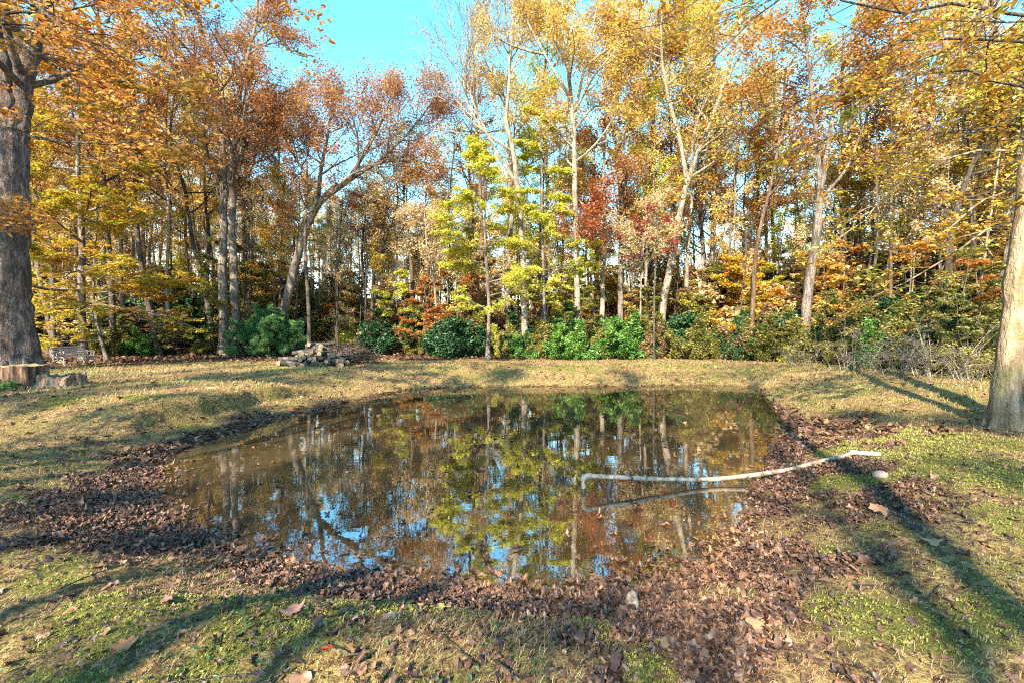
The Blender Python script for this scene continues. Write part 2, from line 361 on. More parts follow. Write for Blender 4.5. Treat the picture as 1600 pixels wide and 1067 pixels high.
def leaves(C, size, rng, flat=.5, shape='quad', droop=0):
    """C (n,3) leaf centres -> folded leaf faces"""
    n = len(C); nr = rng.normal(0, 1, (n, 3)); nr[:, 2] = np.abs(nr[:, 2]) * (1 + 3 * flat) + flat; nr = norm(nr)
    t = rng.normal(0, 1, (n, 3)); t[:, 2] -= droop; t = norm(t - (t * nr).sum(1, keepdims=True) * nr); w = np.cross(nr, t)
    sz = size * rng.uniform(.65, 1.35, (n, 1))
    if shape == 'quad':
        fold = nr * sz * .16
        V = np.stack([C - t * sz * .55, C + w * sz * .36 + fold, C + t * sz * .6, C - w * sz * .36 + fold], 1)
        q = np.arange(n)[:, None] * 4; return V.reshape(-1, 3), np.hstack([q, q + 1, q + 2, q + 3])
    if shape == 'needle':
        V = np.stack([C - t * sz * .5 - w * sz * .05, C - t * sz * .5 + w * sz * .05, C + t * sz * .6], 1)
        q = np.arange(n)[:, None] * 3; return V.reshape(-1, 3), np.hstack([q, q + 1, q + 2])
    # 'leaf': pointed oval folded along its midrib
    f = nr * sz * .12
    V = np.stack([C - t * sz * .55, C - t * sz * .2 + w * sz * .26 + f, C + t * sz * .2 + w * sz * .27 + f, C + t * sz * .65 - nr * sz * .1,
                  C + t * sz * .2 - w * sz * .27 + f, C - t * sz * .2 - w * sz * .26 + f], 1)
    q = np.arange(n)[:, None] * 6
    return V.reshape(-1, 3), np.vstack([np.hstack([q, q + 1, q + 2, q + 3]), np.hstack([q, q + 3, q + 4, q + 5])])

def stem_radii(n, r0, r1, flare, Hm, pw=1.0):
    t = np.linspace(0, 1, n); return r0 + (r1 - r0) * t ** pw + flare * r0 * np.exp(-t * Hm / .35)

def grow(name, base, label, cat, bark, leafm, seed, stems, limb=None, group=None, manual=None, leaf=None, sides=10, crown_name='crown', rough=.12):
    """stems: list of (points relative to base, r0, r1). limb: dict of the branching. returns the tree's Empty"""
    rng = rs(seed); W = Wood(); LC = []
    root = empty(name, tuple(base), label, cat, group)
    l = dict(n=18, t0=.35, t1=.98, len=5.0, prof=lambda t: 1.15 - .7 * t, ang=55, trop=.35, wig=.13, k2=6, r2=.42, k3=4, r3=.45, flat=1.0,
             ang2=48, ang3=45, rad=.42, tw=.012, seg=7, trop2=.15, only=None)
    l.update(limb or {}); lf = dict(n=4, spread=.16, size=.12, flat=.3, shape='quad', t=.25, droop=0); lf.update(leaf or {})
    P1s, R1s, L1s = [], [], []
    for si, (pts, r0, r1) in enumerate(stems):
        Hm = float(np.linalg.norm(np.array(pts[-1]) - np.array(pts[0]))); n = max(8, int(Hm * (4 if sides > 30 else 2))); P = resample(pts, n)
        if n > 10: P[2:-1] += rng.normal(0, .012 * r0 * 6, (n - 3, 3)) * [1, 1, 0]
        R = stem_radii(n, r0, r1, .6 if pts[0][2] < .3 else 0, Hm); W.tubes(P[None], R[None], sides, rough, rng)
        if l['n'] and (l['only'] is None or si in l['only']):
            k = l['n']; p, d, ln, rr = spawn(P[None], R[None], np.array([1.0]), k, l['t0'], l['ang'], 1, rng, 1.0, l['t1'])
            tt = np.clip((l['t0'] + (l['t1'] - l['t0']) * (np.arange(k) + .5) / k), 0, 1)
            ln = l['len'] * np.array([l['prof']((t - l['t0']) / (l['t1'] - l['t0'])) for t in tt]) * rng.uniform(.7, 1.2, k)
            P1s.append(walk(p, d, ln, l['seg'], l['wig'], l['trop'], rng)); L1s.append(ln)
            rl = np.minimum(rr * .6, ln * l.get('slim', .022)); R1s.append(rl[:, None] * np.linspace(1, .22, l['seg'] + 1)[None])
    for pts, r0, r1 in (manual or []):
        P = resample(pts, l['seg'] + 1)[None] if not isinstance(pts, str) else None
        P[:, 1:-1] += rng.normal(0, .02 * np.linalg.norm(P[0, -1] - P[0, 0]) / 2, (1, l['seg'] - 1, 3))
        P1s.append(P); L1s.append(np.array([np.linalg.norm(P[0, -1] - P[0, 0])])); R1s.append(np.linspace(r0, r1, l['seg'] + 1)[None])
    if P1s:
        P1 = np.concatenate(P1s); R1 = np.concatenate(R1s); Ln1 = np.concatenate(L1s); W.tubes(P1, R1, 6)
        p, d, ln, rr = spawn(P1, R1, Ln1, l['k2'], .22, l['ang2'], l['r2'], rng, l['flat'])
        P2 = walk(p, d, ln, 5, l['wig'] * 1.2, l['trop2'], rng); R2 = np.minimum(rr * .6, ln * .02)[:, None] * np.linspace(1, .25, 6)[None]; R2 = np.maximum(R2, l['tw'] * .7)
        W.tubes(P2, R2, 4)
        p, d, ln, rr = spawn(P2, R2, ln, l['k3'], .15, l['ang3'], l['r3'], rng, l['flat'])
        P3 = walk(p, d, ln, 4, l['wig'] * 1.4, l['trop2'], rng); R3 = np.linspace(l['tw'], l['tw'] * .3, 5)[None] * np.ones((len(p), 1)); W.tubes(P3, R3, 3)
        if lf['n']:
            for Pt, kk in ((P3, lf['n']), (P2[:, 2:], max(1, lf['n'] // 3))):
                Bn, n, _ = Pt.shape; m = kk * (n - 1)
                t = rng.uniform(lf['t'] if Pt is P3 else 0, 1, (Bn, m)) * (n - 1); i = np.clip(t.astype(int), 0, n - 2); f = (t - i)[..., None]; b = np.arange(Bn)[:, None]
                C = Pt[b, i] * (1 - f) + Pt[b, i + 1] * f; C = C + rng.normal(0, lf['spread'], C.shape) * [1, 1, .35 + .65 * l['flat']]
                keep = rng.rand(Bn) < lf.get('keep', 1.0); LC.append(C[keep].reshape(-1, 3))
    V, Q = W.data(); mesh('trunk', V, Q, bark, root, smooth=True)
    if LC:
        C = np.concatenate(LC); V, Q = leaves(C, lf['size'], rng, lf['flat'], lf['shape'], lf['droop']); mesh(crown_name, V, Q, leafm, root)
    return root

def rel(base, pts, D, dd=None):
    """photo pixels at depth D -> points relative to base"""
    return [tuple(px(x, y, D + (dd[i] if dd else 0)) - np.array(base)) for i, (x, y) in enumerate(pts)]
def base_at(x, y_guess, D):
    X0 = (x - 800) / F * D; return (X0, D, gz(X0, D) - .04)
# ------------------------------------------------------------------ the trees one can tell apart
def hero(x, D, pts, r0, r1, **kw):
    b = base_at(x, 0, D); P = rel(b, pts, D); P = [(0, 0, -.1)] + P; return b, [(P, r0, r1)]

# big double-stemmed trunk at the left edge
D = 17.5; b = base_at(22, 0, D)
grow('big_tree', b, 'massive purple-grey trunk behind the tall stump at the left edge', 'tree', B['purple'], L['orange'], 11,
     [([(-.1, 0, -.1)] + rel(b, [(16, 450), (18, 300), (22, 200), (12, 120), (-8, 30), (-30, -90), (-50, -220)], D), .47, .16),
      ([(.28, .25, -.1)] + rel(b, [(30, 450), (33, 300), (38, 190), (55, 100), (80, 10), (100, -110), (110, -240)], D + .2), .40, .14)],
     dict(n=15, t0=.5, len=6, k2=6, k3=4, trop=.3), leaf=dict(n=4, size=.12, flat=.3), sides=56, rough=.16)

# twin-stemmed oak
D = 29; b = base_at(357, 0, D)
grow('oak_tree', b, 'tall twin-stemmed oak with rust-orange crown left of the pine shrub', 'tree', B['grey'], L['oak'], 12,
     [([(-.1, 0, -.1)] + rel(b, [(349, 480), (351, 380), (352, 290), (350, 200), (338, 120), (315, 30), (300, -60)], D), .30, .06),
      ([(.42, .2, -.1)] + rel(b, [(368, 480), (365, 380), (366, 290), (371, 200), (385, 120), (402, 50), (415, -40)], D), .28, .06)],
     dict(n=17, t0=.42, len=5.2, k2=7, k3=5, trop=.35, r2=.45), leaf=dict(n=7, size=.105, spread=.22),
     manual=[(rel(b, [(372, 190), (400, 160), (440, 150), (480, 130), (500, 118)], D), .11, .02),
             (rel(b, [(350, 210), (320, 150), (280, 110), (240, 90)], D), .12, .03),
             (rel(b, [(355, 250), (310, 235), (260, 225), (215, 230)], D), .10, .03),
             (rel(b, [(368, 260), (405, 240), (440, 235), (470, 215)], D), .10, .03)])
# bare limbs against the sky
D = 29.5
# leaning oak
b = base_at(432, 0, D)
st = rel(b, [(440, 505), (462, 415), (482, 355), (503, 315), (530, 290)], D)
grow('leaning_oak', b, 'oak leaning right behind the pine shrub, spreading orange crown under open sky', 'tree', B['grey'], L['oak'], 13,
     [([(0, 0, -.1)] + st, .31, .19),
      (rel(b, [(503, 315), (545, 285), (590, 258), (640, 252), (685, 262)], D), .20, .04),
      (rel(b, [(590, 258), (635, 215), (668, 175), (690, 150)], D + .5), .10, .03),
      (rel(b, [(497, 322), (503, 270), (512, 225), (520, 180), (522, 150)], D), .17, .04),
      (rel(b, [(545, 285), (575, 235), (600, 190), (622, 150)], D), .14, .03),
      (rel(b, [(520, 305), (550, 275), (575, 270), (600, 290)], D - 1), .10, .03),
      (rel(b, [(500, 300), (470, 260), (445, 215), (425, 180)], D), .12, .03)],
     dict(n=12, t0=.25, len=3.4, k2=6, k3=5, trop=.7, trop2=.35, only=(1, 2, 3, 4, 6), r2=.5), leaf=dict(n=6, size=.105, spread=.3, keep=.85))

# bare pale tree
D = 26.5; b = base_at(821, 0, D)
pl = dict(n=16, t0=.3, len=5.5, k2=7, k3=6, trop=.9, trop2=.35, ang=35, tw=.014, ang2=32)
grow('bare_tree', b, 'pale-barked leafless tree with fine upswept twigs in the centre woods', 'tree', B['pale'], L['tan'], 14,
     [([(0, 0, -.1)] + rel(b, [(818, 430), (812, 330), (802, 240), (790, 190)], D), .19, .12),
      (rel(b, [(790, 190), (796, 120), (792, 40), (785, -30)], D), .10, .02),
      (rel(b, [(808, 290), (770, 230), (735, 150), (715, 80), (700, 30)], D), .10, .02),
      (rel(b, [(802, 240), (750, 200), (725, 130), (745, 50)], D + .5), .10, .02)],
     dict(pl, only=(1, 2, 3), n=11), leaf=dict(n=0))

# white-trunked gold oak
D = 26; b = base_at(903, 0, D)
grow('pale_oak', b, 'tall oak with chalky white trunk and gold crown above bright green bushes', 'tree', B['pale'], L['gold'], 15,
     [([(0, 0, -.1)] + rel(b, [(901, 430), (898, 320), (896, 220), (888, 120), (880, 40), (870, -60), (868, -130)], D), .19, .05),
      (rel(b, [(896, 190), (910, 120), (925, 50), (945, -40)], D), .10, .03), (rel(b, [(892, 160), (850, 90), (820, 30), (800, -40)], D), .10, .03)],
     dict(n=17, t0=.40, len=4.6, k2=7, k3=5, trop=.3, only=(0,)), leaf=dict(n=7, size=.105, spread=.22),
     manual=[(rel(b, [(912, 110), (950, 80), (985, 60), (1010, 60)], D), .08, .02), (rel(b, [(850, 90), (810, 80), (770, 60), (745, 40)], D), .08, .02),
             (rel(b, [(822, 30), (790, 0), (760, -20), (735, -30)], D), .08, .02), (rel(b, [(895, 210), (930, 170), (960, 180), (990, 200)], D), .08, .02),
             (rel(b, [(890, 120), (870, 60), (850, 10), (835, -60)], D), .08, .02)])
# brown oak behind
D = 28; b = base_at(970, 0, D)
grow('rusty_oak', b, 'slender oak with rust-brown leaves right of the chalky white trunk', 'tree', B['grey'], L['oak'], 16,
     [([(0, 0, -.1)] + rel(b, [(969, 430), (971, 330), (968, 230), (965, 160)], D), .19, .05)],
     dict(n=17, t0=.42, len=3.8, k2=6, k3=5, trop=.1), leaf=dict(n=7, size=.105, spread=.22))
# leaning pale tree
D = 26; b = base_at(1030, 0, D)
grow('pale_tree', b, 'pale blotched tree leaning right with broad golden crown, centre right', 'tree', B['pale'], L['gold'], 17,
     [([(0, 0, -.1)] + rel(b, [(1036, 480), (1048, 410), (1062, 330), (1078, 270), (1105, 200), (1130, 130), (1150, 50), (1165, -50)], D), .22, .05),
      (rel(b, [(1072, 290), (1060, 220), (1040, 150), (1030, 70), (1035, -20)], D), .12, .04)],
     dict(n=16, t0=.42, len=5.0, k2=7, k3=5, trop=.35), leaf=dict(n=6, size=.105, spread=.24))
# forked tree at right with orange crown
D = 21; b = base_at(1255, 0, D)
grow('forked_tree', b, 'dark forked tree with orange crown rising from the right-hand thicket', 'tree', B['grey'], L['orange'], 18,
     [([(0, 0, -.1)] + rel(b, [(1262, 450), (1275, 360), (1281, 280)], D), .22, .15),
      (rel(b, [(1281, 290), (1292, 220), (1305, 140), (1330, 40), (1350, -50)], D), .12, .03),
      (rel(b, [(1280, 300), (1272, 220), (1262, 130), (1250, 40), (1240, -50)], D), .11, .03),
      (rel(b, [(1282, 310), (1320, 265), (1345, 200), (1370, 140)], D), .07, .02)],
     dict(n=11, t0=.28, len=3.6, k2=6, k3=5, trop=.2, only=(1, 2, 3), flat=.6), leaf=dict(n=5, size=.12, spread=.2, flat=.6))
# two fuller crowns between the pale trees
for x, D, lk, seed, lab in ((795, 31, 'gold', 61, 'tall gold-brown oak filling the sky behind the bare pale tree'), (1110, 30, 'lime', 62, 'tall yellow-green oak behind the leaning pale tree'), (850, 34, 'lime', 63, 'tall yellow-green oak behind the chalky white trunk')):
    b = base_at(x, 0, D)
    grow('tall_oak', b, lab, 'tree', B['grey'], L[lk], seed, [([(0, 0, -.1)] + rel(b, [(x, 430), (x + 5, 300), (x - 2, 160), (x + 8, 40), (x + 12, -60), (x + 14, -120)], D), .2, .05)],
         dict(n=20, t0=.36, len=4.4, k2=7, k3=5, trop=.3), leaf=dict(n=6, size=.115, spread=.24))
# tree with its trunk behind, gold crown at the top centre
D = 31; b = base_at(1010, 0, D)
grow('tall_oak', b, 'tallest gold oak at top centre with dark forked limbs against the sky', 'tree', B['dark'], L['gold'], 19,
     [([(0, 0, -.1)] + rel(b, [(1012, 430), (1016, 300), (1020, 160), (1030, 60), (1040, -40), (1045, -130)], D), .26, .06)],
     dict(n=19, t0=.58, len=5.2, k2=7, k3=5, trop=.3), leaf=dict(n=7, size=.12, spread=.24),
     manual=[(rel(b, [(1018, 150), (985, 110), (965, 80)], D), .12, .03)])

# the near mossy tree at the right edge, its boughs sweeping over the lawn
D = 7.2; bx = (1585 - 800) / F * D; b = (bx, D, gz(bx, D) - .05)
grow('mossy_tree', b, 'thick tan mossy-burled double trunk at the right edge of the lawn', 'tree', B['mossy'], L['beech'], 20,
     [([(-.12, 0, -.05)] + rel(b, [(1573, 600), (1584, 500), (1592, 400), (1601, 300), (1618, 180), (1635, 40), (1660, -100), (1670, -230)], D), .165, .09),
      ([(.56, .12, -.05)] + rel(b, [(1622, 620), (1628, 560), (1646, 480), (1664, 380), (1690, 220), (1720, 60), (1750, -100)], D + .2), .27, .12),
      ([(.30, -.10, -.05)] + rel(b, [(1606, 620), (1612, 570), (1625, 545)], D), .17, .10)],
     dict(n=0, k2=11, k3=6, seg=9, wig=.16, trop2=-.25, flat=.18, r2=.36, r3=.45, tw=.005, ang2=42),
     manual=[(rel(b, [(1605, 250), (1540, 230), (1460, 260), (1370, 320), (1280, 400)], D + 1.5), .028, .005),
             (rel(b, [(1600, 300), (1560, 300), (1500, 340), (1430, 400)], D + .4), .025, .005),
             (rel(b, [(1600, 330), (1530, 370), (1450, 420), (1350, 470)], D + 2.5), .03, .005)],
     leaf=dict(n=2, size=.085, spread=.06, flat=.9, shape='leaf', keep=.62), sides=44, rough=.14)

# a second tree out of frame on the right whose long thin boughs sweep across the top right
D = 7.6; b = (12.2, 7.4, gz(12.2, 7.4) - .05)
grow('overhanging_beech', b, 'thin dark boughs with yellow-green and rusty leaves sweeping across the top right', 'tree', B['dark'], L['beech'], 27,
     [([(0, 0, -.05), (.1, 0, 3), (-.1, 0, 6), (0, .1, 10)], .26, .07)],
     dict(n=0, k2=13, k3=7, seg=10, wig=.14, trop2=-.2, flat=.2, r2=.34, r3=.42, tw=.0045, ang2=38),
     manual=[(rel(b, [(1900, 100), (1600, 30), (1420, 20), (1250, -10), (1080, 40)], D), .04, .005),
             (rel(b, [(1900, 200), (1640, 90), (1480, 60), (1340, 110), (1200, 190), (1100, 270)], D + 1), .04, .005),
             (rel(b, [(1900, 20), (1600, -60), (1420, -100), (1260, -70), (1060, 20), (940, 60)], D + 1.4), .045, .005),
             (rel(b, [(1900, 220), (1650, 150), (1500, 110), (1380, 140), (1260, 240)], D - 1), .035, .005),
             (rel(b, [(1900, 300), (1680, 230), (1520, 200), (1400, 250), (1300, 340)], D + .5), .035, .005),
             (rel(b, [(1900, 100), (1620, -10), (1540, 30), (1470, 100), (1400, 200)], D - 1.2), .035, .005),
             (rel(b, [(1900, -20), (1500, -80), (1300, -40), (1150, 70), (1020, 180)], D + .2), .04, .004),
             (rel(b, [(1900, 0), (1500, -180), (1300, -200), (1000, -140)], D - .5), .045, .006),
             (rel(b, [(1900, 380), (1700, 330), (1560, 300), (1450, 350), (1380, 420)], D + 1.5), .03, .004)],
     leaf=dict(n=2, size=.085, spread=.06, flat=.9, shape='leaf', keep=.6), sides=14)

# a maple whose trunk stands out of frame on the left, boughs reach in at the top
b = (-12.6, 8.5, gz(-12.6, 8.5) - .05); D = 8.5
grow('overhanging_maple', b, 'orange and brown leafy boughs overhanging the top left corner', 'tree', B['dark'], L['orange'], 21,
     [([(0, 0, -.05), (.2, 0, 3), (.1, 0, 6), (.3, .1, 9), (.4, 0, 12)], .3, .08)],
     dict(n=0, k2=12, k3=7, seg=9, wig=.16, trop2=-.1, flat=.2, r2=.36, r3=.45, tw=.005, ang2=40),
     manual=[(rel(b, [(-240, 200), (-60, 215), (60, 218), (170, 228), (290, 232)], D), .04, .006),
             (rel(b, [(-240, 80), (-40, 35), (60, 30), (160, 15), (260, -20)], D), .05, .006),
             (rel(b, [(-240, 120), (-60, 20), (40, 70), (150, 130), (250, 210)], D + .6), .045, .006),
             (rel(b, [(-240, 0), (0, -20), (120, 60), (220, 110), (300, 150)], D - .5), .045, .006),
             (rel(b, [(-240, -60), (0, -100), (180, -60), (330, 0), (420, 70)], D + 1), .05, .006),
             (rel(b, [(-240, 260), (-100, 300), (-20, 330), (60, 350)], D + 1), .035, .005),
             (rel(b, [(-240, -100), (-50, -180), (150, -180), (350, -120)], D), .05, .006)],
     leaf=dict(n=3, size=.10, spread=.08, flat=.7, shape='leaf', keep=.8), sides=14)

# layered beech sapling behind the bench
D = 23; b = base_at(132, 0, D)
grow('beech_tree', b, 'beech with layered yellow-green and orange sprays behind the bench', 'tree', B['grey'], L['beech'], 22,
     [([(0, 0, -.1)] + rel(b, [(128, 470), (131, 380), (126, 280), (128, 180), (130, 60)], D), .19, .04), ([(.9, .3, -.1)] + rel(b, [(148, 480), (150, 400), (160, 300)], D), .09, .02)],
     dict(n=20, t0=.12, len=4.6, k2=9, k3=6, trop=-.1, trop2=-.1, flat=.15, ang=78, wig=.1), leaf=dict(n=5, size=.12, spread=.1, flat=.9))
# lime layered tree in the centre
D = 25; b = base_at(762, 0, D)
grow('maple_tree', b, 'maple with layered lime-yellow sprays left of the bare pale tree', 'tree', B['grey'], L['lime'], 23,
     [([(0, 0, -.1)] + rel(b, [(764, 470), (758, 380), (760, 300), (768, 210)], D), .12, .02)],
     dict(n=22, t0=.2, len=3.3, k2=8, k3=6, trop=0, trop2=-.05, flat=.2, ang=74, wig=.1), leaf=dict(n=5, size=.13, spread=.12, flat=.8, keep=.85))
D = 26.5; b = base_at(852, 0, D)
grow('maple_tree', b, 'lime-yellow maple between the bare pale tree and the chalky white trunk', 'tree', B['grey'], L['lime'], 24,
     [([(0, 0, -.1)] + rel(b, [(850, 470), (848, 380), (846, 280), (845, 170)], D), .10, .02)],
     dict(n=20, t0=.2, len=2.7, k2=8, k3=6, trop=0, trop2=-.05, flat=.2, ang=74, wig=.1), leaf=dict(n=4, size=.13, spread=.12, flat=.8, keep=.8))
# crimson maples
for x, D, y1, seed, lab in ((572, 32, 275, 25, 'crimson-leaved maple under the leaning oak crown'), (1022, 23.5, 330, 26, 'scarlet-leaved sapling left of the leaning pale tree')):
    b = base_at(x, 0, D)
    grow('red_maple', b, lab, 'tree', B['dark'], L['red'], seed, [([(0, 0, -.1)] + rel(b, [(x, 450), (x + 4, 380), (x + 2, y1)], D), .06, .02)],
         dict(n=8, t0=.66, len=2.0, k2=5, k3=4, trop=0, trop2=0, flat=.2, ang=70, wig=.12), leaf=dict(n=2, size=.12, spread=.12, flat=.6, keep=.6))

# named slimmer trunks (photo column, depth, path, radius, bark, leaf, label)
SL = [
 (738, 34, [(735, 450), (740, 350), (733, 260), (738, 200)], .17, 'grey', 'oak', 'rust-leaved tree showing through the twigs of the bare pale tree'),
 (705, 36, [(707, 450), (702, 350), (706, 280)], .15, 'dark', 'gold', 'golden tree half hidden by the twigs left of the bare pale tree'),
 (335, 31, [(325, 470), (303, 380), (290, 290), (270, 230)], .20, 'dark', 'gold', 'dark curved trunk leaning left beside the twin-stemmed oak'),
 (484, 28, [(482, 470), (478, 380), (482, 290), (480, 210)], .14, 'dark', 'oak', 'dark straight trunk rising behind the firewood pile'),
 (570, 33, [(572, 470), (566, 400), (572, 330), (560, 280)], .13, 'dark', 'tan', 'dark wavy trunk, leftmost of the three above the brush heap'),
 (583, 32, [(582, 480), (586, 420), (605, 370), (622, 320), (618, 260)], .15, 'dark', 'tan', 'dark trunk bending right between two upright ones above the brush heap'),
 (590, 36, [(590, 470), (588, 380), (580, 300)], .12, 'grey', 'tan', 'thin upright grey trunk behind the bending dark one'),
 (643, 32, [(645, 450), (638, 370), (632, 300), (640, 220)], .18, 'brown', 'gold', 'brown trunk above the dark evergreens with upright golden crown'),
 (668, 31, [(667, 470), (670, 400), (665, 330), (672, 260)], .12, 'dark', 'tan', 'dark slim trunk just right of the brown one above the evergreens'),
 (680, 30, [(683, 500), (676, 420), (668, 390), (664, 330)], .10, 'pale', 'tan', 'pale crooked stem rising behind the blue-green rhododendron'),
 (930, 27, [(928, 500), (924, 440), (915, 400)], .10, 'brown', 'rustred', 'short brown crooked stem right of the chalky white trunk'),
 (1000, 25.5, [(1001, 470), (1002, 420)], .06, 'pale', 'tan', 'thin pale pole stem standing in the bright green bushes'),
 (1072, 29, [(1072, 430), (1078, 340), (1085, 250), (1090, 160)], .17, 'pale', 'gold', 'upright pale trunk right behind the leaning pale tree'),
 (1172, 23, [(1176, 470), (1182, 380), (1200, 300), (1215, 220)], .13, 'brown', 'orange', 'brown trunk leaning right, left of the dark forked tree'),
 (1140, 27, [(1150, 470), (1165, 400), (1160, 320)], .11, 'dark', 'orange', 'dark crooked stem above the low evergreen at centre right'),
 (1350, 24, [(1350, 430), (1346, 330), (1349, 220), (1350, 100)], .13, 'grey', 'gold', 'straight grey trunk right of the dark forked tree'),
 (1420, 22, [(1424, 430), (1418, 330), (1430, 230), (1425, 120)], .15, 'dark', 'beech', 'dark straight trunk above the tangle of dead branches'),
 (1465, 17, [(1478, 480), (1482, 380), (1500, 300), (1540, 200), (1580, 120)], .15, 'dark', 'beech', 'dark trunk leaning right over the brushy tangle'),
 (1540, 19, [(1545, 450), (1548, 350), (1560, 240), (1570, 120)], .16, 'dark', 'beech', 'dark upright trunk just left of the mossy burled tree'),
 (82, 24, [(84, 480), (80, 380), (62, 320), (50, 260)], .12, 'grey', 'beech', 'grey stem bending left between the massive trunk and the beech'),
 (265, 30, [(262, 450), (266, 350), (262, 240), (268, 130)], .14, 'pale', 'gold', 'pale straight trunk on the slope left of the curved dark trunk'),
 (205, 29, [(190, 450), (192, 350), (188, 250), (196, 150)], .13, 'grey', 'orange', 'grey straight trunk on the wooded slope right of the beech'),
 (390, 33, [(392, 450), (396, 380), (392, 300), (385, 230)], .13, 'dark', 'oak', 'dark trunk just right of the twin-stemmed oak'),
]
LM = [(22, 'the massive left-edge trunk'), (132, 'the layered beech'), (357, 'the twin-stemmed oak'), (432, 'the leaning oak'), (821, 'the bare pale tree'), (903, 'the chalky white trunk'), (970, 'the rust-brown oak'), (1030, 'the leaning pale tree'), (1255, 'the dark forked tree'), (1580, 'the mossy double trunk'), (762, 'the layered lime maple'), (485, 'the firewood pile'), (545, 'the brush heap'), (698, 'the blue-green rhododendron'), (640, 'the tallest dark evergreen'),
      (1420, 'the dead-branch tangle'), (1125, 'the low blue-green evergreen'), (1180, 'the brown edge shrub'), (265, 'the pale slope trunk'), (1350, 'the straight grey trunk'), (200, 'the grey slope trunk'), (320, 'the curved dark trunk'), (1480, 'the right-leaning dark trunk'), (80, 'the bench')]
for i, (x, D, pts, r, bk, lf, lab) in enumerate(SL):
    b = base_at(x, 0, D); P = [(0, 0, -.1)] + rel(b, pts, D); top = np.array(P[-1])
    if pts[-1][1] > 150 and not 440 < x < 700: P.append(tuple(top + [.3, 0, 3.5]))
    grow('woodland_tree', b, lab, 'tree', B[bk], L[lf], 100 + i, [(P, r, r * .25)],
         dict(n=13, t0=.5, len=2.6 + 6 * r, k2=6, k3=4, trop=.3, flat=.6), leaf=dict(n=4, size=.12, spread=.2, flat=.5, keep=.8), sides=8)
# ------------------------------------------------------------------ woods behind: kinds built once, then copied one by one
def proto(name, H, r, leafk, bk, seed, limb, leaf, wob=.5, cat='tree'):
    rng = rs(seed); n = 6; z = np.linspace(0, H, n); w = rng.normal(0, wob, (n, 2)).cumsum(0) * .35; w[0] = 0
    pts = [(w[i, 0], w[i, 1], z[i] - (.15 if i == 0 else 0)) for i in range(n)]
    return grow(name, (0, 0, 0), 'x', cat, B[bk], L[leafk], seed, [(pts, r, r * .22)], limb, leaf=leaf, sides=8)
big = dict(n=15, t0=.42, len=4.2, k2=6, k3=5, trop=.35)
PR = [proto('woodland_tree', 20, .17, 'gold', 'grey', 31, big, dict(n=7, size=.112, spread=.22)),
      proto('woodland_tree', 22, .20, 'oak', 'dark', 32, dict(big, t0=.5, len=4.8), dict(n=7, size=.112, spread=.22)),
      proto('woodland_tree', 18, .13, 'lime', 'pale', 33, dict(big, t0=.3, len=3.2, flat=.5), dict(n=5, size=.12, spread=.22, keep=.8)),
      proto('woodland_tree', 19, .15, 'tan', 'grey', 34, dict(big, t0=.4, len=3.6, trop=.7, ang=40), dict(n=3, size=.12, spread=.22, keep=.6)),
      proto('woodland_tree', 21, .16, 'orange', 'brown', 35, dict(big, t0=.36, len=3.8, n=18), dict(n=7, size=.11, spread=.22))]
PB = proto('bare_tree', 21, .14, 'tan', 'pale', 36, dict(big, t0=.4, len=3.6, trop=.8, ang=36, k2=6, k3=5), dict(n=0))
PP = [proto('pole_tree', 12, .055, 'gold', 'pale', 37, dict(n=9, t0=.5, len=1.6, k2=5, k3=3, trop=.3, seg=5), dict(n=4, size=.12, spread=.15, keep=.7), .35),
      proto('pole_tree', 14, .07, 'tan', 'dark', 38, dict(n=9, t0=.55, len=1.8, k2=5, k3=3, trop=.5, seg=5), dict(n=3, size=.12, spread=.15, keep=.6), .45)]
sapl = dict(n=14, t0=.15, len=2.0, k2=7, k3=5, trop=0, trop2=-.05, flat=.22, ang=74, wig=.11, seg=6)
PSP = [proto('sapling', 5.5, .04, 'lime', 'grey', 39, sapl, dict(n=4, size=.12, spread=.1, flat=.8), .3, 'sapling'),
       proto('sapling', 7, .05, 'beech', 'grey', 40, dict(sapl, len=2.6), dict(n=4, size=.12, spread=.1, flat=.8), .35, 'sapling')]
def bush(name, seed, bk, leafk, H, Wd, ns, leaf, limb=None, label='x', cat='shrub', base=(0, 0, 0), r=.03):
    rng = rs(seed); st = []
    for i in range(ns):
        a = rng.uniform(0, 6.28); q = Wd * math.sqrt(rng.uniform(.02, 1)); e = np.array([math.cos(a) * q, math.sin(a) * q]); h = H * rng.uniform(.3, 1.2) * (1 - .2 * (q / Wd) ** 2)
        s0 = e * .35
        st.append(([(s0[0], s0[1], -.08), (s0[0] * .5 + e[0] * .4, s0[1] * .5 + e[1] * .4, h * .5), (e[0], e[1], h)], r * rng.uniform(.7, 1.3), r * .2))
    lb = dict(n=7, t0=.08, len=.34 * H, k2=5, k3=4, trop=.2, seg=4, tw=.004, ang=60, rad=.3); lb.update(limb or {})
    return grow(name, base, label, cat, B[bk], L[leafk], seed, st, lb, leaf=leaf, sides=5)
BU = [bush('evergreen_shrub', 41, 'dark', 'green', 2.3, 1.7, 15, dict(n=5, size=.15, spread=.1, shape='leaf', flat=.3)),
      bush('evergreen_shrub', 42, 'dark', 'bright', 2.0, 1.8, 16, dict(n=4, size=.12, spread=.1, shape='leaf', flat=.3)),
      bush('woodland_shrub', 43, 'brown', 'beech', 2.2, 1.5, 9, dict(n=3, size=.10, spread=.1, flat=.5, keep=.8)),
      bush('dead_brush', 44, 'pale', 'tan', 2.3, 2.3, 13, dict(n=0), dict(n=7, len=1.0, k2=4, k3=3, wig=.16, tw=.005, trop=-.3), cat='brush', r=.018)]

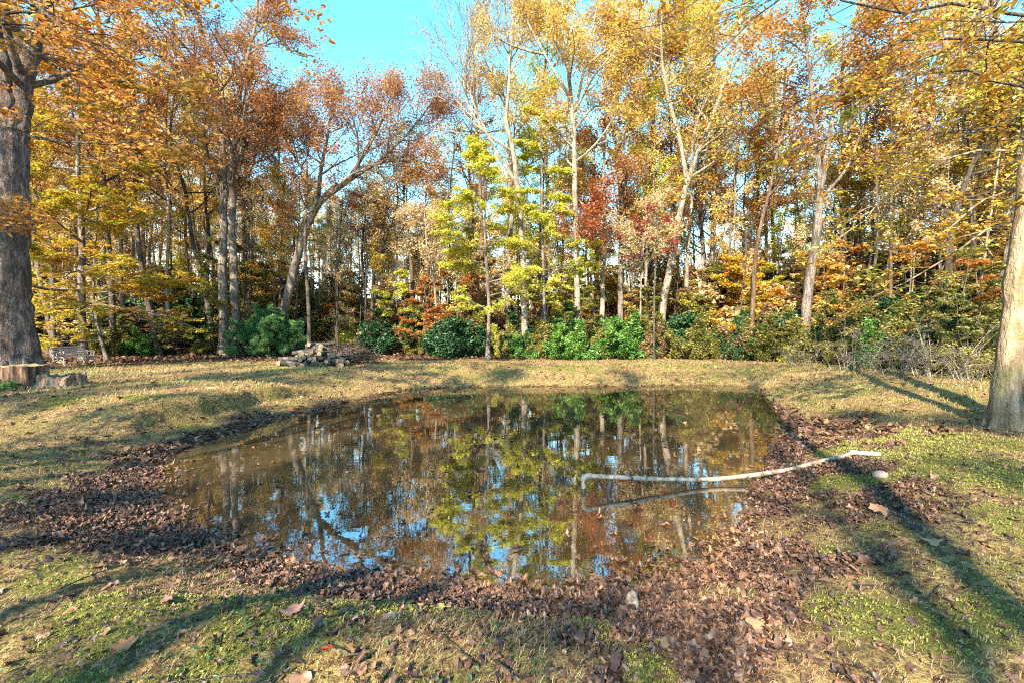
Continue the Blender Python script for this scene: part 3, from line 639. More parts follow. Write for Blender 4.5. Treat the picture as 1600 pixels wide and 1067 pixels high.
def region(x, off=0):
    q, t = min(((abs(x - lx), (lx, n)) for lx, n in LM))
    side = 'left of ' if x < t[0] - 8 else 'right of ' if x > t[0] + 8 else 'in line with '
    if q > 22 and side[0] != 'i': side = 'well ' + side
    return ('in the front row ' if off < 3 else 'midway in, ' if off < 9 else 'deep in, ' if off < 20 else 'far back, ') + side + t[1]
LN = {'gold': 'golden-leaved', 'oak': 'rust-orange', 'lime': 'yellow-green', 'tan': 'thin tan-leaved', 'orange': 'orange-leaved', 'rustred': 'red-brown', 'olive': 'olive-leaved', 'sedge': 'dull brown', 'beech': 'mottled green-and-gold', 'red': 'crimson', 'green': 'dark green', 'bright': 'bright green', 'pine': 'pine'}
rg = rs(77)
def pick(x):
    if x < 430: w = dict(oak=3, orange=3, gold=3, beech=2, tan=1)
    elif x < 720: w = dict(gold=4, tan=3, oak=2, beech=2)
    elif x < 900: w = dict(lime=5, gold=3, tan=1, oak=1)
    elif x < 1150: w = dict(gold=4, lime=2, rustred=1, orange=1, tan=1)
    else: w = dict(beech=3, gold=3, lime=3, tan=1)
    k = list(w); p = np.array([w[q] for q in k], float); return k[rg.choice(len(k), p=p / p.sum())]
used = set()
def place(pr, x, y, s, lab, grp, mats=None, tilt=(0, 0), sz=None, dz=-.05):
    z = gz(x, y) + dz; rz = rg.uniform(0, 6.28)
    if pr.name not in used:
        used.add(pr.name); pr.location = (x, y, z); pr.rotation_euler = (tilt[0], tilt[1], rz); pr.scale = (s, s, s if sz is None else sz); pr['label'] = lab; pr['group'] = grp
        if mats:
            for ch in pr.children:
                kk = ch.name.split('.')[0]
                if kk in mats: ch.material_slots[0].link = 'OBJECT'; ch.material_slots[0].material = mats[kk]
        return pr
    return copy_tree(pr, (x, y, z), rz, s, lab, grp, mats, tilt=tilt, sz=sz)
def edge(x):      # depth of the woods' front at photo column x
    return np.interp(x, [-400, 0, 330, 560, 900, 1060, 1300, 1500, 1700, 2000], [26, 27, 31, 33, 29, 28, 22.5, 17.5, 15, 13])
cnt = 0
for bi, (off, sp) in enumerate(((0, 3.6), (4, 3.8), (8.5, 4.2), (14, 4.8), (21, 5.4), (30, 6.2), (42, 7.5))):
    x = -330.0
    while x < 1930:
        D = edge(x) + off + rg.uniform(-1.6, 1.6); x += sp / D * F * rg.uniform(.75, 1.3)
        if x > 1930: break
        X0 = (x - 800) / F * D; lk = pick(x); kind = {'gold': 0, 'oak': 1, 'lime': 2, 'tan': 3, 'orange': 4, 'rustred': 4, 'beech': 2}[lk]
        if 400 < x < 735:    # low treetops under the open sky
            s = ((.30 if x > 460 else .42) * D + 2) / 21 * rg.uniform(.72, 1.08); s = min(s, .95)
        else: s = rg.uniform(.8, 1.15) * (.9 if off > 18 else 1)
        bare = rg.rand() < (.28 if x > 700 else .16)
        pr = PB if bare else PR[kind]
        s0 = s; lab = ('slim leafless pale tree' if bare else 'slim ' + LN[lk] + ' tree') + ' ' + region(x, off)
        bk = ['grey', 'dark', 'pale', 'brown'][rg.choice(4, p=[.3, .3, .22, .18])]
        place(pr, X0, D, s, lab, lab.replace('tree', 'trees'), dict(crown=L[lk], trunk=B[bk]), tilt=(rg.normal(0, .03), rg.normal(0, .03))); cnt += 1
for i in range(270):       # thin poles
    x = rg.uniform(-60, 1720); D = edge(x) + rg.uniform(-.5, 15); lk = pick(x) if rg.rand() < .5 else 'tan'; kk = rg.randint(2)
    lab = ('thin pale' if kk == 0 else 'thin dark') + ' pole-like tree ' + region(x, D - edge(x))
    place(PP[kk], (x - 800) / F * D, D, rg.uniform(.6, 1.15), lab, lab.replace('tree', 'trees'), dict(crown=L[lk]), tilt=(rg.normal(0, .05), rg.normal(0, .06)))
for i in range(190):      # layered saplings along the edge and deeper
    x = rg.uniform(-60, 1660) if i < 140 else rg.uniform(1080, 1620); D = edge(x) + rg.uniform(-1.5, 16); lk = ['lime', 'beech', 'gold', 'orange', 'olive', 'tan', 'sedge', 'olive', 'tan'][rg.randint(9)]
    if 350 < x < 560 and D < 31: D = 32
    kk = rg.randint(2); lab = ('small ' if kk == 0 else 'tall ') + LN[lk] + ' sapling ' + region(x, D - edge(x))
    place(PSP[kk], (x - 800) / F * D, D, rg.uniform(.6, 1.1), lab, lab.replace('sapling', 'saplings'), dict(crown=L[lk]), tilt=(rg.normal(0, .07), rg.normal(0, .07)))
for i in range(110):      # broad bushy undergrowth inside the woods
    x = rg.uniform(-80, 1680); D = edge(x) + rg.uniform(1.0, 22); lk = ['olive', 'gold', 'tan', 'olive', 'sedge', 'sedge', 'tan'][rg.randint(7)]
    lab = 'bushy ' + LN[lk] + ' undergrowth ' + region(x, D - edge(x))
    place(BU[2], (x - 800) / F * D, D, rg.uniform(1.2, 2.6), lab, lab, dict(crown=L[lk]))
for i in range(110):       # ragged low growth along the very edge
    x = rg.uniform(740, 1560) if i < 65 else rg.uniform(150, 740); D = edge(x) + rg.uniform(-3.6, -.6) * (1 if x > 740 else .5); lk = ['olive', 'bright' if 800 < x < 1080 else 'olive', 'sedge', 'olive', 'bright', 'green', 'olive', 'olive'][rg.randint(8)]
    if 350 < x < 570: continue
    if rg.rand() < .55:
        lab = 'low ragged ' + LN[lk] + ' shrub ' + region(x); place(BU[2], (x - 800) / F * D, D, rg.uniform(.35, .95), lab, lab + ' group', dict(crown=L[lk]), sz=rg.uniform(.35, 1.0))
    else:
        lab = 'low ' + LN[lk] + ' sapling ' + region(x); place(PSP[rg.randint(2)], (x - 800) / F * D, D, rg.uniform(.25, .6), lab, lab + ' group', dict(crown=L[lk]), tilt=(rg.normal(0, .1), rg.normal(0, .1)))
# shrubs one by one: photo column, depth, kind, scale, leaf, label
SHR = [(600, 31, 0, 1.05, 'green', 'dark evergreen shrub nearest the brush heap'), (640, 32.5, 0, 1.15, 'green', 'dark evergreen shrub, tallest of the group right of the brush heap'),
       (698, 27, 0, .88, 'green', 'blue-green rhododendron bush standing alone at the lawn edge'), (735, 28, 0, .75, 'green', 'low dark shrub right of the blue-green rhododendron'),
       (825, 26.5, 1, .7, 'bright', 'low bright green bush, leftmost along the far bank'), (860, 27, 1, .9, 'olive', 'olive green bush left of the fullest one on the far bank'), (893, 25.5, 1, .98, 'bright', 'fullest bright green bush below the chalky white trunk'),
       (938, 26, 1, .8, 'bright', 'bright green bush right of the chalky white trunk'), (978, 25.5, 1, .95, 'bright', 'bright green bush around the thin pale pole stem'),
       (1018, 26.4, 1, 1.0, 'olive', 'olive green bush below the leaning pale tree'), (1052, 26, 0, .8, 'green', 'dark green bush right of the leaning pale tree foot'),
       (1125, 24.2, 0, .62, 'pine', 'low blue-green evergreen at the lawn edge, centre right'), (1092, 25.5, 2, .9, 'olive', 'olive shrub between two green bushes, centre right'),
       (1180, 23, 2, .95, 'sedge', 'brown-leaved shrub at the lawn edge left of the forked tree'), (1222, 21.5, 2, .55, 'lime', 'yellow shrub at the foot of the forked tree'),
       (1290, 20.5, 2, .8, 'olive', 'olive shrub just right of the forked tree'), (1345, 19.5, 2, .9, 'olive', 'olive shrub left of the dead-branch tangle'),
       (1410, 19, 2, 1.05, 'olive', 'olive shrub behind the dead-branch tangle'), (1495, 16.5, 0, .75, 'green', 'dark green shrub left of the mossy burled tree'),
       (1440, 20.5, 0, 1.0, 'green', 'dark evergreen behind the dead-branch tangle'), (1545, 15.5, 2, .9, 'olive', 'olive shrub half hidden by the mossy burled tree'),
       (300, 32.5, 0, 1.15, 'green', 'dark evergreen thicket shrub left of the curved dark trunk'), (255, 33, 0, 1.2, 'green', 'dark evergreen shrub on the slope, in deep shade'),
       (215, 32, 0, .95, 'green', 'dark evergreen shrub right of the beech'), (170, 31, 0, .8, 'green', 'low dark evergreen shrub behind the beech'), (90, 30, 0, .9, 'green', 'dark evergreen shrub behind the bench'),
       (780, 28, 2, .8, 'lime', 'yellow-green shrub at the foot of the layered lime maple'), (1250, 23, 0, .95, 'green', 'dark evergreen behind the yellow shrub'), (555, 34, 2, .9, 'lime', 'yellow-green shrub behind the brush heap'),
       (1160, 25, 0, .9, 'green', 'dark evergreen left of the brown leaning trunk')]
for x, D, kk, s, lk, lab in SHR:
    s = s * rg.uniform(.8, 1.2)
    o = place(BU[kk], (x - 800) / F * D, D, s, lab, 'shrubs along the edge of the woods', dict(crown=L[lk])); del o['group']
BR = [(1330, 16.6, .7, 'pale dead branches at the left end of the tangle'), (1395, 15.2, .75, 'arching dead branches in the middle of the tangle on the right'), (1465, 14.2, .85, 'tallest heap of pale dead branches left of the mossy burled tree'),
      (1525, 13.4, .6, 'dead branches nearest the mossy burled tree'), (1250, 18.6, .5, 'small dead brush at the foot of the forked tree'), (800, 28, .6, 'small grey dead brush below the lime maples')]
for x, D, s, lab in BR:
    o = place(BU[3], (x - 800) / F * D, D, s, lab, 'dead brush'); del o['group']
# pine shrub
b = base_at(420, 0, 28)
rngp = rs(50); st = []
for i in range(13):
    e = rngp.uniform(-1, 1, 2) * [1.75, 1.0]; h = 2.9 - .8 * abs(e[0]) * .8 + rngp.uniform(-.3, .2); st.append(([(e[0] * .7, e[1], -.1), (e[0], e[1], h * .5), (e[0] * 1.05, e[1], h)], .05, .012))
grow('pine_shrub', b, 'bushy young pine between the twin-stemmed oak and the firewood pile', 'pine', B['brown'], L['pine'], 51, st,
     dict(n=14, t0=.05, len=1.15, prof=lambda t: 1.15 - .85 * t, k2=6, k3=4, trop=.5, seg=4, ang=68, tw=.005), leaf=dict(n=12, size=.17, spread=.05, shape='needle', flat=.1), sides=6)
# the wood far behind, a single mass of trunks and foliage
rw = rs(88); n = 210000; x = rw.uniform(-150, 150, n); y = rw.uniform(72, 118, n); top = 19 * (.55 + .8 * fbm(x * .09, y * .09, 61, 3)); z = top * rw.rand(n) ** .8
kp = rw.rand(n) < sst(.26, .5, fbm(x * .35, z * .35 + y * .3, 62, 3)) ; C = np.stack([x, y, z + height(x, y)], 1)[kp]
V, Fc = leaves(C, .5, rw, .3); dw = tag(mesh('distant_woods', V, Fc, L['tan']), 'hazy tan and gold woods in the far distance', 'woods', kind='stuff')
n = 420; x = rw.uniform(-140, 140, n); y = rw.uniform(70, 112, n); W = Wood(); h = rw.uniform(9, 18, n); st = np.stack([x, y, height(x, y)], 1)
W.tubes(walk(st, np.array([[0, 0, 1.]]).repeat(n, 0), h, 4, .04, 0, rw), np.linspace(1, .4, 5)[None] * rw.uniform(.08, .2, (n, 1)), 5); V, Q = W.data(); mesh('trunks', V, Q, B['grey'], dw)['kind'] = 'stuff'
# trees behind the viewpoint, whose shade falls across the foreground
for x, y, pr, s, lk, lab in ((-9.5, -4, PR[3], .85, 'tan', 'tall thin-leaved tree standing behind and left of the viewpoint'), (-15.5, -1, PR[4], .9, 'orange', 'tall orange tree far left behind the viewpoint'), (-4.2, -3, PR[3], .8, 'tan', 'tall thin-leaved tree close behind the viewpoint'), (9.5, -8, PP[0], 1.3, 'tan', 'slim pole tree far behind on the right'), (11.5, -5, PP[0], 1.2, 'tan', 'slim pole tree farthest right behind the viewpoint'), (6.5, -11, PP[0], 1.5, 'tan', 'tall slim pole tree far behind on the right'), (8, -14, PP[1], 1.5, 'tan', 'tallest slim pole tree far behind on the right'), (-.6, -4.4, PB, 1.0, 'tan', 'tall leafless tree straight behind the viewpoint'), (8.5, -4, PB, .9, 'tan', 'leafless tree well right behind the viewpoint'), 
                         (-21.5, 11.0, PR[4], .5, 'orange', 'low orange tree shading the massive left-edge trunk'), (-6, -9, PP[1], 1.3, 'tan', 'tall slim pole tree behind and left of the viewpoint'), (-2.5, -16, PP[0], 1.5, 'tan', 'tallest slim pole tree behind the viewpoint'), (-13, -9, PB, .9, 'tan', 'leafless tree far behind on the left'), (-9.5, -1.5, PP[1], 1.2, 'tan', 'slim pole tree left of the viewpoint'), (4.5, -13, PB, .8, 'tan', 'leafless tree far behind on the right'), (9.5, -2, PP[1], 1.1, 'tan', 'slim pole tree right of the viewpoint'),
                         (-4.5, -6.5, PR[1], .55, 'oak', 'dense low oak a few steps behind the viewpoint'), (-8.5, -7.5, PR[4], .6, 'orange', 'low orange tree behind the viewpoint on the left'),
                         (-6.5, -5.5, PR[1], .52, 'oak', 'low oak behind and left of the viewpoint'), 
                         (-11, -3, PR[4], .6, 'orange', 'orange tree far left of the viewpoint'), 
                         (-3.5, -12, PB, .95, 'tan', 'tall leafless tree well behind the viewpoint'), 
                         (-9, -14, PR[3], .95, 'tan', 'thin-leaved tall tree far behind the viewpoint'), (-17, -4, PR[0], .8, 'gold', 'golden tree far out on the left behind the viewpoint'), (7, -7, PP[1], 1.0, 'tan', 'slim pole tree behind the mossy burled tree side'),
                         (-19, 2, PR[3], .8, 'tan', 'thin-leaved tree left of the overhanging maple'), (-22, 9, PR[1], .7, 'oak', 'oak out of frame left of the massive trunk'), (1, -14, PP[1], 1.2, 'tan', 'slim pole tree straight behind the viewpoint')):
    place(pr, x, y, s, lab, 'trees behind the viewpoint', dict(crown=L[lk]))

# ------------------------------------------------------------------ leaves, moss and grass on the ground
def outline(kind):
    a = np.linspace(0, 2 * math.pi, 21)[:-1]
    if kind == 0: r = .34 + .16 * np.cos(a) + .22 * np.abs(np.cos(2.5 * a)) ** 1.5        # maple-like lobes
    elif kind == 1: r = .5 / np.sqrt((np.cos(a) / 1.15) ** 2 + (np.sin(a) / .5) ** 2) + .07 * np.cos(9 * a)   # oak
    else: r = .5 / np.sqrt((np.cos(a) / 1.1) ** 2 + (np.sin(a) / .6) ** 2)
    return np.stack([r * np.cos(a), r * np.sin(a)], 1)
def leafset(rng, nvar=10):
    T = []
    for i in range(nvar):
        o = outline(i % 3); P = np.vstack([[0, 0], o * .5, o]); c = rng.uniform(-1.5, 1.5); e = rng.uniform(-.8, 1.3)
        z = c * P[:, 0] ** 2 * .7 + e * P[:, 1] ** 2 + .12 * np.sin(P[:, 0] * 9 + i) * np.abs(P[:, 1]) * 2 + .25 * np.abs(P[:, 1]) * rng.uniform(0, 1)
        T.append(np.column_stack([P, z]))
    n = 20; j = np.arange(n); j2 = (j + 1) % n
    return np.array(T), np.column_stack([np.zeros(n, int), 1 + j, 1 + j2]), np.column_stack([1 + j, 21 + j, 21 + j2, 1 + j2])
LT, LF3, LF4 = leafset(rs(3))
LO = [leafset(rs(4), 6)[0][:, [0] + [21 + 20 * 0 + q for q in range(0, 20, 3)], :]]
def rotm(rng, n, tilt):
    a = rng.uniform(0, 6.28, n); t = np.abs(rng.normal(0, tilt, n)); b = rng.uniform(0, 6.28, n)
    ca, sa, ct, s_, cb, sb = np.cos(a), np.sin(a), np.cos(t), np.sin(t), np.cos(b), np.sin(b)
    Rz = np.zeros((n, 3, 3)); Rz[:, 0, 0] = ca; Rz[:, 0, 1] = -sa; Rz[:, 1, 0] = sa; Rz[:, 1, 1] = ca; Rz[:, 2, 2] = 1
    ax = np.stack([cb, sb, 0 * cb], 1); K = np.zeros((n, 3, 3)); K[:, 0, 2] = ax[:, 1]; K[:, 1, 2] = -ax[:, 0]; K[:, 2, 0] = -ax[:, 1]; K[:, 2, 1] = ax[:, 0]
    Rt = np.eye(3)[None] + s_[:, None, None] * K + (1 - ct)[:, None, None] * (K @ K); return Rt @ Rz
def lay(rng, C, size, tilt):
    n = len(C); v = rng.randint(0, len(LT), n); V = LT[v] * (size * rng.uniform(.6, 1.3, n))[:, None, None]
    V[:, :, 2] *= rng.uniform(.5, 2.2, (n, 1)); V[:, :, 1] *= rng.uniform(.55, 1.0, (n, 1)); V = V @ rotm(rng, n, tilt).transpose(0, 2, 1) + C[:, None, :]
    o = (np.arange(n) * 41)[:, None, None]; return V.reshape(-1, 3), [(LF3[None] + o).reshape(-1, 3), (LF4[None] + o).reshape(-1, 4)]
def laysmall(rng, C, size, tilt):
    n = len(C); s = (size * rng.uniform(.6, 1.4, n))[:, None, None]; c = rng.uniform(-.2, .5, n)
    T = np.array([[-.5, 0, 0], [0, -.38, 0], [.55, 0, 0], [0, .38, 0]])[None].repeat(n, 0); T[:, 1, 2] = c; T[:, 3, 2] = c
    V = (T * s) @ rotm(rng, n, tilt).transpose(0, 2, 1) + C[:, None, :]
    return V.reshape(-1, 3), (np.arange(n)[:, None] * 4 + np.arange(4)[None])
def scatter(rng, n, r0, r1, p=1.0):
    """points over the ground the photo can see, denser towards the camera"""
    u = rng.rand(n); r = (r0 ** p + u * (r1 ** p - r0 ** p)) ** (1 / p); a = rng.uniform(-.93, .93, n); x = np.tan(a) * 0 + np.sin(a) * r / np.cos(a) ** .5; y = r * np.cos(a) ** .5
    return x, np.abs(y)
def in_view(x, y): return (np.abs(x) < 1.3 * y + 1.0)

ML = leaf_mat('fallen_leaves', [(0, (.022, .013, .012)), (.3, (.07, .038, .029)), (.6, (.125, .063, .038)), (.82, (.21, .112, .062)), (.94, (.36, .22, .115)), (1, (.36, .13, .035))], trans=.12, clump=.25)
rl = rs(60)
def litter(n, r0, r1, p, base):
    x, y = scatter(rl, n, r0, r1, p); s = shore(x, y); m, l, w = covers(x, y, s); keep = (s > -.12) & (rl.rand(n) < np.maximum(l ** 1.5, base)); x, y, s, l = x[keep], y[keep], s[keep], l[keep]
    z = height(x, y, s); return np.stack([x, y, z + .012 + rl.rand(len(x)) ** 2 * .045 * l], 1), l
C, l = litter(140000, 1.9, 8.5, 1.2, .07); V1, F1 = lay(rl, C, .042 * (.7 + 1.1 * rl.rand(len(C)) ** 3), .75)
tag(mesh('fallen_leaves', V1, F1, ML), 'curled purple-brown oak and maple leaves littering the near banks', 'leaves', kind='stuff')
C, l = litter(90000, 7.5, 27, 1.3, .07); V1, F1 = laysmall(rl, C, .10, .5)
tag(mesh('scattered_leaves', V1, F1, ML), 'brown leaves scattered over the lawn and far banks', 'leaves', kind='stuff')
x, y = scatter(rl, 30000, 25, 60, 1.2); C = np.stack([x, y, height(x, y) + .03], 1); V1, F1 = laysmall(rl, C, .22, .5)
tag(mesh('woodland_leaves', V1, F1, ML), 'brown leaf carpet on the woodland floor', 'leaves', kind='stuff')
# floating
x = rl.uniform(-5, 5.2, 60000); y = 3.2 + 14 * rl.rand(60000) ** 1.7; s = shore(x, y); nn = fbm(x * 1.2, y * 1.6, 40, 3)
near = .6 * sst(5.5, 3.9, y) + .35 * sst(-2.2, -3.8, x)
dens = np.exp(np.clip(s, -9, 0) / (.10 + .30 * np.clip(near, 0, 1.2))) * (.35 + .65 * np.clip(near, 0, 1)) * sst(.25, .6, nn + .25 * np.exp(s / .3)) * .8 * (.35 + .65 * sst(-.5, 0, s)) + .012
kp = (s < .06) & (rl.rand(len(x)) < dens * 1.0); C = np.stack([x, y, 0 * x + .008 + .012 * rl.rand(len(x))], 1)[kp]
nr_ = C[:, 1] < 8
V1, F1 = lay(rl, C[nr_], .072, .1); V2, F2 = laysmall(rl, C[~nr_], .11, .12)
fo = tag(mesh('floating_leaves', np.vstack([V1, V2]), F1 + [F2 + len(V1)], leaf_mat('wet_leaves', [(0, (.04, .02, .016)), (.45, (.11, .055, .033)), (.8, (.22, .115, .06)), (1, (.36, .18, .07))], trans=.1, clump=.3)), 'wet brown leaves floating along the pond edge', 'leaves', kind='stuff')

def blades(rng, C, ln, wd, lean, k=1):
    n = len(C); a = rng.uniform(0, 6.28, n); t = np.abs(rng.normal(lean, .35, n)); d = np.stack([np.sin(t) * np.cos(a), np.sin(t) * np.sin(a), np.cos(t)], 1)
    w = np.stack([-np.sin(a + .6), np.cos(a + .6), 0 * a], 1); L_ = (ln * rng.uniform(.5, 1.4, n))[:, None]; ww = (wd * rng.uniform(.7, 1.3, n))[:, None]
    mid = C + d * L_ * .55; tip = C + d * L_ + np.array([0, 0, -1]) * L_ * .25
    V = np.stack([C - w * ww, C + w * ww, mid + w * ww * .7, mid - w * ww * .7, tip], 1); q = np.arange(n)[:, None] * 5
    return V.reshape(-1, 3), [np.hstack([q, q + 1, q + 2, q + 3]), np.hstack([q + 3, q + 2, q + 4])]
def gpts(n, r0, r1, p, f):
    x, y = scatter(rl, n, r0, r1, p); s = shore(x, y); m, l, w = covers(x, y, s); kp = rl.rand(n) < f(x, y, s, m, l); x, y, s = x[kp], y[kp], s[kp]
    return np.stack([x, y, height(x, y, s)], 1)
MD = leaf_mat('dry_grass', [(0, (.08, .045, .028)), (.35, (.27, .165, .08)), (.7, (.47, .32, .15)), (1, (.64, .48, .24))], trans=.2)
MG = leaf_mat('green_grass', [(0, (.07, .09, .02)), (.5, (.22, .24, .05)), (1, (.44, .40, .11))], trans=.25)
MM = leaf_mat('moss', [(0, (.07, .065, .018)), (.35, (.22, .21, .04)), (.7, (.37, .33, .07)), (1, (.50, .43, .15))], trans=.3, clump=.5)
def far_scale(C, ln): return ln * np.maximum(1, np.hypot(C[:, 0], C[:, 1]) / 4.5) ** .75
C = gpts(330000, 1.9, 22, .95, lambda x, y, s, m, l: (s > .12) * (1 - .9 * m) * (1 - .93 * l) * (.3 + .7 * sst(.56, .42, fbm(x * .7 + 3, y * .7, 59, 4)))); V, Fc = blades(rl, C, far_scale(C, .052), far_scale(C, .0014), 1.05)
tag(mesh('dry_grass', V, Fc, MD), 'tan dead grass matted over the lawn', 'grass', kind='stuff')
C = gpts(130000, 1.9, 22, 1.0, lambda x, y, s, m, l: (s > .3) * (1 - .8 * l) * sst(.46, .60, fbm(x * .7 + 3, y * .7, 59, 4))); V, Fc = blades(rl, C, far_scale(C, .035), far_scale(C, .002), .7)
tag(mesh('green_grass', V, Fc, MG), 'short green grass and clover coming through the lawn', 'grass', kind='stuff')
C = gpts(80000, 1.9, 12, 1.15, lambda x, y, s, m, l: m * (s > .2)); C = C.repeat(6, 0); C = C + rl.normal(0, .004, C.shape) * [1, 1, 0]
C[:, 2] += .03 * fbm(C[:, 0] * 14, C[:, 1] * 14, 70, 2) - .008; V, Fc = blades(rl, C, far_scale(C, .017), far_scale(C, .0028), .8)
tag(mesh('moss', V, Fc, MM), 'yellow-green feathery moss cushions on the near banks', 'moss', kind='stuff')
# clover-like broad leaves in the lawn, lower left
C = gpts(5000, 1.9, 7, 1.2, lambda x, y, s, m, l: (s > .3) * (1 - l) * sst(.5, .62, fbm(x * 1.1 + 9, y * 1.1, 57, 3)) * sst(1.5, -1.5, x)); C[:, 2] += .02
V, Fc = leaves(C, .028, rl, .8, 'leaf'); tag(mesh('clover', V, Fc, leaf_mat('clover_leaf', [(0, (.03, .06, .015)), (.6, (.075, .12, .03)), (1, (.18, .20, .05))], trans=.25)), 'small green clover leaves in the grass', 'clover', kind='stuff')
# a few twigs
W = Wood(); C = gpts(260, 2.0, 12, 1.2, lambda x, y, s, m, l: (s > -.1) * 1.0); C[:, 2] += .03; n = len(C); a = rl.uniform(0, 6.28, n)
P = walk(C, np.stack([np.cos(a), np.sin(a), 0 * a], 1), rl.uniform(.12, .5, n), 5, .15, 0, rl); P[:, :, 2] = C[:, None, 2]; W.tubes(P, np.linspace(.005, .002, 6)[None] * np.ones((n, 1)), 4)
V, Q = W.data(); tag(mesh('fallen_twigs', V, Q, B['dark'], smooth=True), 'thin fallen twigs among the leaves', 'twigs', kind='stuff')
# ------------------------------------------------------------------ objects
def simple(name, stops, scale=12, rough=.8, bump=.4, vec=(1, 1, 1), bd=.01):
    k = N(name); v = k.scale(k.obj(), vec); f = k.noise(scale, 6, v, .65); k.l(k.ramp(f, stops), k.p.inputs['Base Color']); k.p.inputs['Roughness'].default_value = rough
    k.bump(f, bump, bd); return k.m
def boxm(bm_list, c, h, R=None, bev=.12):
    """bevelled box as octagonal-edged hull: returns verts/faces appended"""
    hx, hy, hz = h; e = min(h) * bev * 2; V = []
    for sx in (-1, 1):
        for sy in (-1, 1):
            for sz in (-1, 1):
                V += [(sx * (hx - e), sy * (hy - e), sz * hz), (sx * (hx - e), sy * hy, sz * (hz - e)), (sx * hx, sy * (hy - e), sz * (hz - e))]
    V = np.array(V); V = V if R is None else V @ np.array(R).T; bm_list.append(V + np.array(c))
def hullmesh(name, lst, mat, parent=None):
    import bmesh
    bm = bmesh.new()
    for V in lst:
        vs = [bm.verts.new(v) for v in V]; bmesh.ops.convex_hull(bm, input=vs)
    me = bpy.data.meshes.new(name); bm.to_mesh(me); bm.free(); me.materials.append(mat)
    o = bpy.data.objects.new(name, me); COL.objects.link(o); o.parent = parent; return o
def tube_obj(name, paths, mat, parent=None, sides=10, caps=True):
    """paths: list of (points, radius or radii)"""
    W = Wood(); caps_f = []; off = 0
    for pts, r in paths:
        P = np.asarray(pts, float)[None]; n = P.shape[1]; R = (np.ones(n) * r)[None]; W.tubes(P, R, sides)
        if caps: caps_f += [[off + j for j in range(sides)][::-1], [off + (n - 1) * sides + j for j in range(sides)]]
        off += n * sides
    V, Q = W.data(); return mesh(name, V, [Q] + ([np.array(caps_f)] if caps else []), mat, parent, smooth=False if sides < 6 else True)

# ---- firewood pile
ML_bark = simple('firewood_bark', [(.4, (.016, .011, .009)), (.52, (.04, .031, .027)), (.68, (.13, .115, .105))], 7, .9, .9, (1, 1, 1), .03)
ML_end = simple('firewood_cut', [(.35, (.06, .04, .025)), (.5, (.20, .14, .09)), (.7, (.36, .26, .16))], 20, .9, .4)
def log_mesh(seed, Ln, r):
    rng = rs(seed); n = 9; s = 14; z = np.linspace(-Ln / 2, Ln / 2, n); a = np.arange(s) / s * 6.283
    bend = rng.uniform(-.05, .05); lump = rng.uniform(-.1, .1, s)
    V = []
    for i, q in enumerate(z):
        rr = r * (1 + lump * .8 + rng.uniform(-.05, .05, s) + .06 * np.sin(a * 2 + q * 3)); V.append(np.stack([np.cos(a) * rr + bend * (q / Ln) ** 2, np.sin(a) * rr, 0 * a + q], 1))
    V = np.array(V); j = np.arange(s); j2 = (j + 1) % s; Q = np.concatenate([np.stack([i * s + j, i * s + j2, (i + 1) * s + j2, (i + 1) * s + j], 1) for i in range(n - 1)])
    root = bpy.data.objects.new('firewood_log', None); COL.objects.link(root); root.empty_display_size = .1
    mesh('bark', V.reshape(-1, 3), Q, ML_bark, root, smooth=True)
    for e in (0, n - 1):
        ring = V[e] * [.985, .985, 1]; c = ring.mean(0) + [0, 0, (-.004 if e == 0 else .004)]
        Vv = np.vstack([c, ring]); Fq = np.array([[0, 1 + j_, 1 + (j_ + 1) % s] for j_ in range(s)]); Fq = Fq[:, ::-1] if e == 0 else Fq
        mesh('cut_end', Vv, Fq, ML_end, root)
    return root
LG = [log_mesh(200 + i, *d) for i, d in enumerate(((.85, .10), (1.15, .095), (.7, .12), (1.25, .08)))]
lusd = set(); rq = rs(91); D0 = 19.6; x0 = (483 - 800) / F * D0; g0 = gz(x0, D0)
rows = [(-1.2, 1.25, .09, 9), (-.95, 1.05, .26, 8), (-.6, .8, .42, 6), (-.4, .6, .58, 5), (-.1, .4, .73, 3), (.0, .2, .86, 2)]
LGP = []
for ri, (a0, a1, zz, n) in enumerate(rows):
    for q in range(n):
        for dd in ((0, 1) if ri < 3 else (0,)):
            LGP.append((x0 + a0 + (a1 - a0) * q / (n - 1) + rq.uniform(-.08, .08), D0 + .15 * ri + dd * .55 + rq.uniform(-.1, .1), g0 + zz + rq.uniform(-.04, .05), ri, dd))
logn = 0
for X0, Y0, Z0, ri, dd in LGP:
    i = rq.randint(4); pr = LG[i]; yaw = rq.normal(.6, .3) if rq.rand() < .8 else rq.uniform(-.9, 2.2); rot = (math.pi / 2 + rq.normal(0, .12), rq.uniform(0, 6.28) * 0, yaw)
    row = ['bottom row', 'second row', 'third row', 'fourth row', 'fifth row', 'very top'][ri]; cx_ = X0 - x0; seg = 'left end' if cx_ < -.5 else 'right end' if cx_ > .45 else 'middle'
    lab = ('short' if i in (0, 2) else 'long') + (' rear' if dd else '') + ' grey log at the ' + seg + ' of the firewood pile\'s ' + row
    if i not in lusd: lusd.add(i); r_ = pr
    else:
        r_ = pr.copy(); COL.objects.link(r_)
        for ch in list(pr.children): c = ch.copy(); COL.objects.link(c); c.parent = r_
    r_.location = (X0, Y0, Z0); r_.rotation_euler = rot; tag(r_, lab, 'log', lab.replace('log', 'logs', 1))
